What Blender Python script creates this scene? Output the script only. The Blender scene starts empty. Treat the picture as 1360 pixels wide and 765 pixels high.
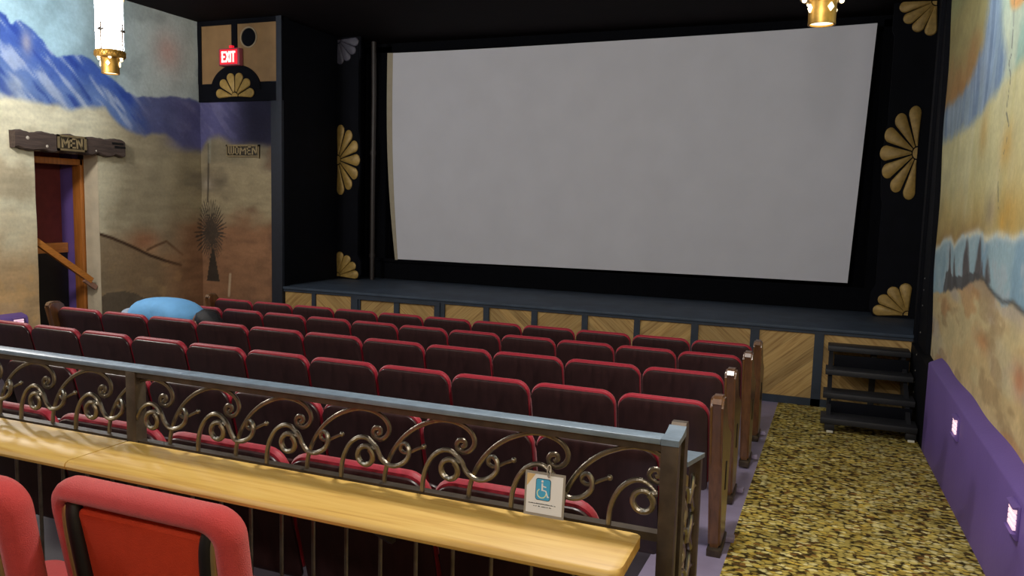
import bpy, bmesh, math, random
import numpy as np
from mathutils import Vector, Matrix

random.seed(7)
SC = bpy.context.scene
COL = SC.collection
PI = math.pi

# ------------------------------------------------------------------ helpers
def lin(c):
    return c / 12.92 if c <= 0.04045 else ((c + 0.055) / 1.055) ** 2.4

def rgb(r, g, b):
    return (lin(r / 255), lin(g / 255), lin(b / 255), 1.0)

def pmat(name, base, rough=0.6, metal=0.0, var=0.15, vscale=12.0, stretch=(1, 1, 1), bump=0.0, bscale=80.0,
         coat=0.0, spec=0.5, second=None, emit=0.0, attr=None, sheen=0.0):
    m = bpy.data.materials.new(name)
    m.use_nodes = True
    nt = m.node_tree
    b = nt.nodes['Principled BSDF']
    tc = nt.nodes.new('ShaderNodeTexCoord')
    mp = nt.nodes.new('ShaderNodeMapping')
    mp.inputs['Scale'].default_value = stretch
    nt.links.new(tc.outputs['Object'], mp.inputs['Vector'])
    no = nt.nodes.new('ShaderNodeTexNoise')
    no.inputs['Scale'].default_value = vscale
    no.inputs['Detail'].default_value = 5
    nt.links.new(mp.outputs['Vector'], no.inputs['Vector'])
    if attr:
        at = nt.nodes.new('ShaderNodeAttribute')
        at.attribute_name = attr
        hs = nt.nodes.new('ShaderNodeMixRGB')
        hs.blend_type = 'MULTIPLY'
        hs.inputs['Fac'].default_value = 1.0
        mr = nt.nodes.new('ShaderNodeMapRange')
        mr.inputs['From Min'].default_value = 0.25
        mr.inputs['From Max'].default_value = 0.75
        mr.inputs['To Min'].default_value = 1 - var
        mr.inputs['To Max'].default_value = 1 + var
        nt.links.new(no.outputs['Fac'], mr.inputs['Value'])
        nt.links.new(at.outputs['Color'], hs.inputs['Color1'])
        nt.links.new(mr.outputs['Result'], hs.inputs['Color2'])
        nt.links.new(hs.outputs['Color'], b.inputs['Base Color'])
    else:
        cr = nt.nodes.new('ShaderNodeValToRGB')
        c0 = tuple(x * (1 - var) for x in base[:3]) + (1,)
        c1 = second if second else tuple(min(1, x * (1 + var)) for x in base[:3]) + (1,)
        cr.color_ramp.elements[0].position = 0.3
        cr.color_ramp.elements[1].position = 0.7
        cr.color_ramp.elements[0].color = c0
        cr.color_ramp.elements[1].color = c1
        nt.links.new(no.outputs['Fac'], cr.inputs['Fac'])
        nt.links.new(cr.outputs['Color'], b.inputs['Base Color'])
        if emit > 0:
            nt.links.new(cr.outputs['Color'], b.inputs['Emission Color'])
            b.inputs['Emission Strength'].default_value = emit
    b.inputs['Roughness'].default_value = rough
    b.inputs['Metallic'].default_value = metal
    b.inputs['Specular IOR Level'].default_value = spec
    b.inputs['Coat Weight'].default_value = coat
    b.inputs['Coat Roughness'].default_value = 0.25
    if sheen:
        b.inputs['Sheen Weight'].default_value = sheen
    if bump > 0:
        n2 = nt.nodes.new('ShaderNodeTexNoise')
        n2.inputs['Scale'].default_value = bscale
        n2.inputs['Detail'].default_value = 4
        nt.links.new(mp.outputs['Vector'], n2.inputs['Vector'])
        bp = nt.nodes.new('ShaderNodeBump')
        bp.inputs['Strength'].default_value = bump
        bp.inputs['Distance'].default_value = 0.01
        nt.links.new(n2.outputs['Fac'], bp.inputs['Height'])
        nt.links.new(bp.outputs['Normal'], b.inputs['Normal'])
    return m

class MB:
    """Collects simple solids into one mesh."""
    def __init__(self):
        self.v = []
        self.f = []
        self.s = []

    def add(self, vs, fs, smooth=False):
        o = len(self.v)
        self.v += [tuple(p) for p in vs]
        for f in fs:
            self.f.append(tuple(i + o for i in f))
            self.s.append(smooth)
        return self

    def box(self, x0, x1, y0, y1, z0, z1, bev=0.0):
        if bev <= 0:
            vs = [(x, y, z) for z in (z0, z1) for y in (y0, y1) for x in (x0, x1)]
            fs = [(0, 2, 3, 1), (4, 5, 7, 6), (0, 1, 5, 4), (2, 6, 7, 3), (0, 4, 6, 2), (1, 3, 7, 5)]
            return self.add(vs, fs)
        bm = bmesh.new()
        bmesh.ops.create_cube(bm, size=1.0)
        for v in bm.verts:
            v.co = Vector(((x0 + x1) / 2 + v.co.x * (x1 - x0), (y0 + y1) / 2 + v.co.y * (y1 - y0), (z0 + z1) / 2 + v.co.z * (z1 - z0)))
        bmesh.ops.bevel(bm, geom=bm.edges[:], offset=bev, segments=2, affect='EDGES', profile=0.5)
        bm.verts.index_update()
        vs = [v.co[:] for v in bm.verts]
        fs = [[v.index for v in f.verts] for f in bm.faces]
        bm.free()
        return self.add(vs, fs)

    def tube(self, pts, r, n=8, radii=None, flat=1.0, caps=True):
        P = [Vector(p) for p in pts]
        if radii is None:
            radii = [r] * len(P)
        rings = []
        prev = None
        for i, p in enumerate(P):
            a = P[max(0, i - 1)]
            c = P[min(len(P) - 1, i + 1)]
            t = (c - a).normalized()
            if prev is None:
                ref = Vector((0, 1, 0)) if abs(t.y) < 0.9 else Vector((1, 0, 0))
                n1 = (ref - t * ref.dot(t)).normalized()
            else:
                n1 = (prev - t * prev.dot(t)).normalized()
            prev = n1
            n2 = t.cross(n1)
            rings.append([p + n1 * math.cos(2 * PI * k / n) * radii[i] * flat + n2 * math.sin(2 * PI * k / n) * radii[i] for k in range(n)])
        vs = [q for rg in rings for q in rg]
        fs = []
        for i in range(len(P) - 1):
            for k in range(n):
                fs.append((i * n + k, i * n + (k + 1) % n, (i + 1) * n + (k + 1) % n, (i + 1) * n + k))
        if caps:
            fs.append(tuple(range(n - 1, -1, -1)))
            fs.append(tuple((len(P) - 1) * n + k for k in range(n)))
        return self.add(vs, fs, True)

    def lathe(self, prof, n=32, c=(0, 0, 0), close=False):
        vs = []
        for r, z in prof:
            for k in range(n):
                a = 2 * PI * k / n
                vs.append((c[0] + r * math.cos(a), c[1] + r * math.sin(a), c[2] + z))
        fs = []
        for i in range(len(prof) - 1):
            for k in range(n):
                fs.append((i * n + k, i * n + (k + 1) % n, (i + 1) * n + (k + 1) % n, (i + 1) * n + k))
        if close:
            fs.append(tuple(range(n - 1, -1, -1)))
            fs.append(tuple((len(prof) - 1) * n + k for k in range(n)))
        return self.add(vs, fs, True)

    def ball(self, c, r, sc=(1, 1, 1), n=12):
        prof = []
        vs = []
        m = n // 2
        for i in range(m + 1):
            t = PI * i / m
            for k in range(n):
                a = 2 * PI * k / n
                vs.append((c[0] + sc[0] * r * math.sin(t) * math.cos(a), c[1] + sc[1] * r * math.sin(t) * math.sin(a), c[2] - sc[2] * r * math.cos(t)))
        fs = []
        for i in range(m):
            for k in range(n):
                fs.append((i * n + k, i * n + (k + 1) % n, (i + 1) * n + (k + 1) % n, (i + 1) * n + k))
        return self.add(vs, fs, True)

    def prism(self, poly, axis, a, b):
        """poly in the two other axes, extruded along axis from a to b"""
        def mk(u, w, t):
            return {'x': (t, u, w), 'y': (u, t, w), 'z': (u, w, t)}[axis]
        n = len(poly)
        vs = [mk(u, w, a) for u, w in poly] + [mk(u, w, b) for u, w in poly]
        fs = [tuple(range(n)), tuple(range(2 * n - 1, n - 1, -1))]
        for i in range(n):
            j = (i + 1) % n
            fs.append((i, j, n + j, n + i))
        return self.add(vs, fs)

    def mesh(self, name, smooth_all=False, angle=40):
        me = bpy.data.meshes.new(name)
        me.from_pydata(self.v, [], self.f)
        bm = bmesh.new()
        bm.from_mesh(me)
        bmesh.ops.remove_doubles(bm, verts=bm.verts, dist=1e-5)
        bmesh.ops.recalc_face_normals(bm, faces=bm.faces)
        bm.to_mesh(me)
        bm.free()
        for p in me.polygons:
            p.use_smooth = True
        me.set_sharp_from_angle(angle=math.radians(angle))
        return me

    def build(self, name, mat, parent=None, loc=None, angle=40):
        me = self.mesh(name, angle=angle)
        me.materials.append(mat)
        o = bpy.data.objects.new(name, me)
        COL.objects.link(o)
        if parent is not None:
            o.parent = parent
        if loc is not None:
            o.location = loc
        return o

def tag(o, label, cat, group=None, kind=None):
    o['label'] = label
    o['category'] = cat
    if group:
        o['group'] = group
    if kind:
        o['kind'] = kind
    return o

def thing(name, label, cat, loc=(0, 0, 0), rz=0.0, group=None):
    o = bpy.data.objects.new(name, None)
    o.empty_display_size = 0.1
    COL.objects.link(o)
    o.location = loc
    o.rotation_euler = (0, 0, rz)
    return tag(o, label, cat, group)

def struct(mb, name, mat, parent=None):
    o = mb.build(name, mat, parent)
    o['kind'] = 'structure'
    return o

def dup(root, loc, rz=None, label=None, group=None, sx=None):
    r = root.copy()
    COL.objects.link(r)
    r.location = loc
    if rz is not None:
        r.rotation_euler = (0, 0, rz)
    if label:
        r['label'] = label
    if group:
        r['group'] = group
    for ch in list(root.children):
        c = ch.copy()
        COL.objects.link(c)
        c.parent = r
        for g in ch.children:
            d = g.copy()
            COL.objects.link(d)
            d.parent = c
    return r

def fz(y):            # raked auditorium floor
    return -0.0894 - 0.0581 * (y - 4.085)

def spline(pts, sub=6):
    P = [Vector(p) for p in pts]
    out = []
    for i in range(len(P) - 1):
        p0 = P[max(0, i - 1)]
        p1 = P[i]
        p2 = P[i + 1]
        p3 = P[min(len(P) - 1, i + 2)]
        for k in range(sub):
            t = k / sub
            out.append(0.5 * ((2 * p1) + (p2 - p0) * t + (2 * p0 - 5 * p1 + 4 * p2 - p3) * t * t + (3 * p1 - p0 - 3 * p2 + p3) * t ** 3))
    out.append(P[-1])
    return out

# ------------------------------------------------------------------ camera
F_PX = 1045.4
cam_d = bpy.data.cameras.new('camera')
cam = bpy.data.objects.new('camera', cam_d)
COL.objects.link(cam)
cam_d.sensor_width = 36.0
cam_d.lens = F_PX / 1360 * 36.0
cam_d.clip_start = 0.05
r_ = Vector((0.9277948, 0.3721323, 0.02672765))
u_ = Vector((-0.06436488, 0.08908569, 0.9939421))
f_ = Vector((-0.36749691, 0.92389463, -0.10660549))
M = Matrix(((r_.x, u_.x, -f_.x, 0), (r_.y, u_.y, -f_.y, 0), (r_.z, u_.z, -f_.z, 1.79), (0, 0, 0, 1)))
cam.matrix_world = M
SC.camera = cam

# ------------------------------------------------------------------ materials
M_black = pmat('matte_black_paint', rgb(7, 8, 15), 0.75, var=0.25, vscale=5, bump=0.1, spec=0.12)
M_ceil = pmat('dark_maroon_ceiling', rgb(16, 8, 11), 0.85, var=0.3, vscale=3, bump=0.2, bscale=30, spec=0.1)
M_navy = pmat('navy_grey_paint', rgb(36, 46, 60), 0.6, var=0.2, vscale=8, bump=0.1)
M_deck = pmat('stage_deck_paint', rgb(52, 64, 80), 0.65, var=0.25, vscale=4, bump=0.1)
M_fabblk = pmat('black_masking_cloth', rgb(5, 6, 11), 0.9, spec=0.1, var=0.3, vscale=8, stretch=(6, 1, 0.4))
M_screen = pmat('screen_sheet', rgb(200, 200, 208), 0.85, var=0.03, vscale=2)
M_screenedge = pmat('screen_edge_cloth', rgb(160, 150, 130), 0.9, var=0.05)
M_gold = pmat('gold_leaf_paint', rgb(158, 128, 66), 0.5, metal=0.15, var=0.22, vscale=18, bump=0.15)
M_grey_orn = pmat('grey_ornament_paint', rgb(70, 68, 80), 0.6, var=0.2)
M_purple = pmat('purple_wall_paint', rgb(108, 84, 152), 0.5, var=0.06, vscale=3, bump=0.12, bscale=40)
M_lav = pmat('lavender_concrete', rgb(148, 138, 168), 0.45, var=0.12, vscale=4, bump=0.1)
M_dred = pmat('dark_red_paint', rgb(110, 40, 34), 0.7, var=0.12)
M_tanpanel = pmat('tan_panel_paint', rgb(138, 106, 68), 0.7, var=0.15, vscale=4, bump=0.1)
M_plank = {}
M_seatwood = pmat('dark_mahogany_veneer', rgb(50, 31, 32), 0.36, var=0.3, vscale=3, stretch=(9, 9, 0.8), spec=0.5)
M_seatred = pmat('crimson_velour', rgb(150, 14, 40), 0.5, var=0.12, vscale=60, bump=0.15, bscale=400, spec=0.5, sheen=0.2)
M_iron = pmat('dark_cast_iron', rgb(34, 26, 28), 0.5, metal=0.3, var=0.2)
M_endwood = pmat('varnished_brown_wood', rgb(102, 68, 40), 0.28, var=0.3, vscale=4, stretch=(10, 10, 0.7), coat=0.5)
M_wrought = pmat('wrought_iron_bronze', rgb(128, 121, 108), 0.3, metal=0.9, var=0.25, vscale=20, bump=0.15, bscale=120)
M_railtop = pmat('sheen_tinted_steel_rail', rgb(108, 124, 140), 0.4, metal=0.15, var=0.15, vscale=25, bump=0.1)  # blue-grey base colour stands in for light reflected by the rail tops
M_wroughtdk = pmat('dark_wrought_iron', rgb(82, 72, 62), 0.45, metal=0.7, var=0.25, vscale=20)
M_chairred = pmat('coral_red_fabric', rgb(178, 62, 62), 0.85, var=0.05, vscale=30, bump=0.35, bscale=350, sheen=0.15, spec=0.2)
M_chairpanel = pmat('orange_red_fabric', rgb(190, 60, 34), 0.85, var=0.05, vscale=30, bump=0.3, bscale=350, spec=0.2)
M_brass = pmat('brass', rgb(186, 144, 70), 0.42, metal=0.8, var=0.2, vscale=20)
M_brassdull = pmat('champagne_tube', rgb(170, 145, 96), 0.35, metal=0.7, var=0.15)
M_blk_plastic = pmat('black_plastic', rgb(14, 12, 12), 0.5)
M_orange = pmat('orange_stained_wood', rgb(196, 124, 52), 0.4, var=0.2, vscale=5, stretch=(2, 2, 12), coat=0.3)
M_framewood = pmat('door_frame_wood', rgb(168, 102, 44), 0.4, var=0.25, vscale=4, stretch=(12, 12, 0.7), coat=0.2)
M_lintel = pmat('weathered_dark_timber', rgb(76, 62, 56), 0.8, var=0.35, vscale=4, stretch=(6, 1, 9), bump=0.6, bscale=14)
M_plate = pmat('sign_plate_ochre', rgb(120, 104, 74), 0.6, var=0.2)
M_platedk = pmat('sign_plate_dark', rgb(44, 36, 24), 0.6)
M_letter = pmat('sign_letter_ochre', rgb(142, 124, 90), 0.6, var=0.15)
M_steps = pmat('stair_black_paint', rgb(30, 30, 34), 0.55, var=0.2, vscale=8)
M_white = pmat('white_block', rgb(225, 222, 205), 0.6)
M_glass = pmat('lantern_glass', rgb(232, 244, 255), 0.4, var=0.02, emit=26.0)
M_lampwarm = pmat('lamp_diffuser', rgb(255, 236, 190), 0.4, var=0.02, emit=2.5)
M_steplamp = pmat('step_lamp_slit', rgb(255, 214, 226), 0.4, var=0.02, emit=.8)
M_exitred = pmat('exit_red_glow', rgb(226, 30, 48), 0.4, var=0.05, emit=.75)
M_exitwhite = pmat('exit_letter_glow', rgb(255, 214, 206), 0.4, var=0.02, emit=1.0)
M_exitbox = pmat('exit_case', rgb(150, 70, 80), 0.4, var=0.05)
M_paper = pmat('white_card', rgb(222, 226, 232), 0.55, var=0.02)
M_lamin = pmat('laminate_edge', rgb(150, 146, 140), 0.35, var=0.1)
M_blue = pmat('sign_blue', rgb(66, 164, 214), 0.5, var=0.03)
M_ink = pmat('sign_ink', rgb(26, 44, 56), 0.6)
M_signtan = pmat('sign_tan_corner', rgb(206, 178, 128), 0.6)
M_signcream = pmat('sign_cream', rgb(214, 226, 178), 0.6)
M_clip = pmat('clear_clip', rgb(200, 196, 192), 0.25, metal=0.5)
M_shirt = pmat('light_blue_cotton', rgb(112, 176, 232), 0.85, var=0.06, vscale=12, bump=0.9, bscale=8)
M_shorts = pmat('pale_cotton', rgb(205, 214, 226), 0.85, var=0.05)
M_skin = pmat('skin', rgb(150, 102, 80), 0.55, var=0.08)
M_hair = pmat('dark_hair', rgb(20, 18, 22), 0.6, var=0.3, vscale=60, bump=0.5, bscale=150)
M_shoe = pmat('dark_shoe', rgb(34, 32, 34), 0.6)
M_pipe = pmat('brown_pipe', rgb(40, 33, 31), 0.5, var=0.2)
M_bolt = pmat('bolt_head', rgb(180, 176, 170), 0.4, metal=0.6)

def wood_mat(name, c0, c1, c2, angle, scale=1.0, rough=0.35, coat=0.2, planks=0.0, axis='x'):
    """streaky wood; grain runs along the local axis, rotated about y by angle"""
    m = bpy.data.materials.new(name)
    m.use_nodes = True
    nt = m.node_tree
    b = nt.nodes['Principled BSDF']
    tc = nt.nodes.new('ShaderNodeTexCoord')
    mp = nt.nodes.new('ShaderNodeMapping')
    mp.inputs['Rotation'].default_value = (0, angle, 0)
    nt.links.new(tc.outputs['Object'], mp.inputs['Vector'])
    m2 = nt.nodes.new('ShaderNodeMapping')
    m2.inputs['Scale'].default_value = (1.2 * scale, 22 * scale, 22 * scale)
    nt.links.new(mp.outputs['Vector'], m2.inputs['Vector'])
    n1 = nt.nodes.new('ShaderNodeTexNoise')
    n1.inputs['Scale'].default_value = 2.2
    n1.inputs['Detail'].default_value = 7
    n1.inputs['Distortion'].default_value = 0.6
    nt.links.new(m2.outputs['Vector'], n1.inputs['Vector'])
    cr = nt.nodes.new('ShaderNodeValToRGB')
    e = cr.color_ramp.elements
    e[0].position = 0.28
    e[0].color = c0
    e[1].position = 0.72
    e[1].color = c2
    k = e.new(0.48)
    k.color = c1
    nt.links.new(n1.outputs['Fac'], cr.inputs['Fac'])
    last = cr.outputs['Color']
    if planks > 0:
        sp = nt.nodes.new('ShaderNodeSeparateXYZ')
        nt.links.new(mp.outputs['Vector'], sp.inputs['Vector'])
        mu = nt.nodes.new('ShaderNodeMath')
        mu.operation = 'DIVIDE'
        mu.inputs[1].default_value = planks
        nt.links.new(sp.outputs['Z'], mu.inputs[0])
        fl = nt.nodes.new('ShaderNodeMath')
        fl.operation = 'FLOOR'
        nt.links.new(mu.outputs[0], fl.inputs[0])
        wn = nt.nodes.new('ShaderNodeTexWhiteNoise')
        wn.noise_dimensions = '1D'
        nt.links.new(fl.outputs[0], wn.inputs['W'])
        mr = nt.nodes.new('ShaderNodeMapRange')
        mr.inputs['To Min'].default_value = 0.78
        mr.inputs['To Max'].default_value = 1.18
        nt.links.new(wn.outputs['Value'], mr.inputs['Value'])
        fr = nt.nodes.new('ShaderNodeMath')
        fr.operation = 'FRACT'
        nt.links.new(mu.outputs[0], fr.inputs[0])
        gt = nt.nodes.new('ShaderNodeMapRange')
        gt.inputs['From Min'].default_value = 0.0
        gt.inputs['From Max'].default_value = 0.06
        gt.inputs['To Min'].default_value = 0.55
        gt.inputs['To Max'].default_value = 1.0
        nt.links.new(fr.outputs[0], gt.inputs['Value'])
        mm = nt.nodes.new('ShaderNodeMath')
        mm.operation = 'MULTIPLY'
        nt.links.new(mr.outputs['Result'], mm.inputs[0])
        nt.links.new(gt.outputs['Result'], mm.inputs[1])
        mx = nt.nodes.new('ShaderNodeMixRGB')
        mx.blend_type = 'MULTIPLY'
        mx.inputs['Fac'].default_value = 1
        nt.links.new(last, mx.inputs['Color1'])
        nt.links.new(mm.outputs[0], mx.inputs['Color2'])
        last = mx.outputs['Color']
    nt.links.new(last, b.inputs['Base Color'])
    b.inputs['Roughness'].default_value = rough
    b.inputs['Coat Weight'].default_value = coat
    b.inputs['Coat Roughness'].default_value = 0.3
    return m

M_oak = wood_mat('light_oak_veneer', rgb(176, 136, 64), rgb(198, 160, 82), rgb(208, 174, 98), 0.0, scale=1.0, rough=0.5, coat=0.04)
M_planks_up = wood_mat('pine_planks_rising', rgb(140, 104, 56), rgb(172, 138, 82), rgb(186, 154, 98), 0.72, planks=0.11, rough=0.6, coat=0.0)
M_planks_dn = wood_mat('pine_planks_falling', rgb(140, 104, 56), rgb(172, 138, 82), rgb(186, 154, 98), -0.72, planks=0.11, rough=0.6, coat=0.0)

def carpet_mat():
    m = bpy.data.materials.new('pebble_pattern_carpet')
    m.use_nodes = True
    nt = m.node_tree
    b = nt.nodes['Principled BSDF']
    tc = nt.nodes.new('ShaderNodeTexCoord')
    dn = nt.nodes.new('ShaderNodeTexNoise')
    dn.inputs['Scale'].default_value = 28
    nt.links.new(tc.outputs['Object'], dn.inputs['Vector'])
    ad = nt.nodes.new('ShaderNodeMixRGB')
    ad.blend_type = 'ADD'
    ad.inputs['Fac'].default_value = 0.05
    nt.links.new(tc.outputs['Object'], ad.inputs['Color1'])
    nt.links.new(dn.outputs['Color'], ad.inputs['Color2'])
    mp = nt.nodes.new('ShaderNodeMapping')
    mp.inputs['Scale'].default_value = (25, 36, 1)
    nt.links.new(ad.outputs['Color'], mp.inputs['Vector'])
    vo = nt.nodes.new('ShaderNodeTexVoronoi')
    vo.voronoi_dimensions = '2D'
    vo.inputs['Scale'].default_value = 1
    nt.links.new(mp.outputs['Vector'], vo.inputs['Vector'])
    sep = nt.nodes.new('ShaderNodeSeparateColor')
    nt.links.new(vo.outputs['Color'], sep.inputs['Color'])
    cr = nt.nodes.new('ShaderNodeValToRGB')
    cr.color_ramp.interpolation = 'CONSTANT'
    cols = [(0.0, rgb(92, 70, 34)), (0.12, rgb(182, 162, 84)), (0.34, rgb(200, 181, 100)), (0.55, rgb(216, 203, 140)),
            (0.72, rgb(160, 136, 62)), (0.84, rgb(198, 170, 76)), (0.94, rgb(138, 100, 48))]
    e = cr.color_ramp.elements
    e[0].position, e[0].color = cols[0]
    e[1].position, e[1].color = cols[1]
    for p, c in cols[2:]:
        k = e.new(p)
        k.color = c
    nt.links.new(sep.outputs[0], cr.inputs['Fac'])
    mr = nt.nodes.new('ShaderNodeMapRange')
    mr.inputs['From Min'].default_value = 0.72
    mr.inputs['From Max'].default_value = 0.36
    nt.links.new(vo.outputs['Distance'], mr.inputs['Value'])
    mx = nt.nodes.new('ShaderNodeMixRGB')
    mx.inputs['Color1'].default_value = rgb(54, 44, 20)
    nt.links.new(mr.outputs['Result'], mx.inputs['Fac'])
    nt.links.new(cr.outputs['Color'], mx.inputs['Color2'])
    lo = nt.nodes.new('ShaderNodeTexNoise')
    lo.inputs['Scale'].default_value = 5
    lo.inputs['Detail'].default_value = 4
    nt.links.new(tc.outputs['Object'], lo.inputs['Vector'])
    l2 = nt.nodes.new('ShaderNodeMapRange')
    l2.inputs['From Min'].default_value = 0.3
    l2.inputs['From Max'].default_value = 0.7
    l2.inputs['To Min'].default_value = 0.78
    l2.inputs['To Max'].default_value = 1.35
    nt.links.new(lo.outputs['Fac'], l2.inputs['Value'])
    mm = nt.nodes.new('ShaderNodeMixRGB')
    mm.blend_type = 'MULTIPLY'
    mm.inputs['Fac'].default_value = 1
    nt.links.new(mx.outputs['Color'], mm.inputs['Color1'])
    nt.links.new(l2.outputs['Result'], mm.inputs['Color2'])
    nt.links.new(mm.outputs['Color'], b.inputs['Base Color'])
    b.inputs['Roughness'].default_value = 0.9
    b.inputs['Specular IOR Level'].default_value = 0.15
    bp = nt.nodes.new('ShaderNodeBump')
    bp.inputs['Strength'].default_value = 0.5
    bp.inputs['Distance'].default_value = 0.008
    nt.links.new(mr.outputs['Result'], bp.inputs['Height'])
    nt.links.new(bp.outputs['Normal'], b.inputs['Normal'])
    return m
M_carpet = carpet_mat()

# ------------------------------------------------------------------ mural painting (a colour per wall vertex)
def hash2(i, j, s):
    h = np.sin(i * 127.1 + j * 311.7 + s * 74.7) * 43758.5453
    return h - np.floor(h)

def vnoise(x, y, s=0):
    xi = np.floor(x)
    yi = np.floor(y)
    xf = x - xi
    yf = y - yi
    xf = xf * xf * (3 - 2 * xf)
    yf = yf * yf * (3 - 2 * yf)
    a = hash2(xi, yi, s)
    b = hash2(xi + 1, yi, s)
    c = hash2(xi, yi + 1, s)
    d = hash2(xi + 1, yi + 1, s)
    return (a * (1 - xf) + b * xf) * (1 - yf) + (c * (1 - xf) + d * xf) * yf

def fbm(x, y, s=0, o=4):
    t = 0
    a = 0.5
    for k in range(o):
        t = t + a * vnoise(x * 2 ** k, y * 2 ** k, s + k)
        a *= 0.5
    return t / (1 - 0.5 ** o)

def inpoly(x, y, poly):
    r = np.zeros(x.shape, bool)
    n = len(poly)
    for i in range(n):
        x1, y1 = poly[i]
        x2, y2 = poly[(i + 1) % n]
        if y1 == y2:
            continue
        c = ((y1 > y) != (y2 > y)) & (x < (x2 - x1) * (y - y1) / (y2 - y1) + x1)
        r ^= c
    return r

def soft_in(x, y, poly, rx, ry):
    t = 0.0
    for k in range(12):
        a = k * 2.39996
        q = math.sqrt((k + .5) / 12)
        t = t + inpoly(x + rx * q * math.cos(a), y + ry * q * math.sin(a), poly)
    return t / 12

def pline(x, pts):
    p = sorted(pts)
    return np.interp(x, [a for a, b in p], [b for a, b in p])

def segdist(x, y, pts):
    d = np.full(x.shape, 9.0)
    for (x1, y1), (x2, y2) in zip(pts[:-1], pts[1:]):
        L = (x2 - x1) ** 2 + (y2 - y1) ** 2
        t = np.clip(((x - x1) * (x2 - x1) + (y - y1) * (y2 - y1)) / L, 0, 1)
        d = np.minimum(d, np.hypot(x - x1 - t * (x2 - x1), y - y1 - t * (y2 - y1)))
    return d

def C(r, g, b):
    return np.array([r, g, b], float) / 255

def mix(a, b, t):
    t = np.clip(t, 0, 1)[:, None]
    return a * (1 - t) + b * t

def sm(x, a, b):
    t = np.clip((x - a) / (b - a), 0, 1)
    return t * t * (3 - 2 * t)

L_ridge = [[5.5, 3.85], [6.1, 3.9], [6.32, 3.78], [6.38, 3.76], [6.42, 3.7], [6.45, 3.68], [6.5, 3.73], [6.56, 3.73], [6.69, 3.67], [6.82, 3.57], [6.91, 3.48], [7.01, 3.4], [7.09, 3.44], [7.21, 3.47], [7.34, 3.49], [7.48, 3.45], [7.63, 3.36], [7.82, 3.26], [8.02, 3.15], [8.19, 3.1], [8.37, 3.11], [8.56, 3.13], [8.75, 3.18], [8.94, 3.2], [9.15, 3.19], [9.35, 3.15]]
L_foot = [[5.5, 2.8], [6.27, 2.85], [6.42, 2.86], [6.6, 2.83], [6.79, 2.83], [7.01, 2.83], [7.19, 2.8], [7.37, 2.85], [7.68, 2.88], [7.74, 2.82], [7.87, 2.71], [8.07, 2.63], [8.32, 2.57], [8.43, 2.62], [8.66, 2.65], [8.81, 2.58], [9.01, 2.48], [9.35, 2.45]]
F_ridge = [[-8.8, 3.15], [-8.6, 3.13], [-8.36, 3.15], [-8.09, 3.09], [-7.83, 2.98], [-7.49, 2.92]]
F_foot = [[-8.8, 2.45], [-8.67, 2.62], [-8.45, 2.69], [-8.21, 2.56], [-7.49, 2.53]]
L_hill = [[7.54, 1.25], [7.74, 1.19], [7.92, 1.12], [8.11, 1.04], [8.36, 0.93], [8.63, 0.84], [8.92, 0.76]]
L_hill2 = [[8.31, 1.01], [8.47, 1.07], [8.65, 1.12], [8.81, 1.01], [8.95, 0.91]]
L_hump = [[7.51, 0.41], [7.6, 0.46], [7.72, 0.48], [7.9, 0.47], [8.09, 0.42], [8.24, 0.34], [8.29, 0.24], [8.28, -0.03], [7.5, 0.08]]

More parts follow.
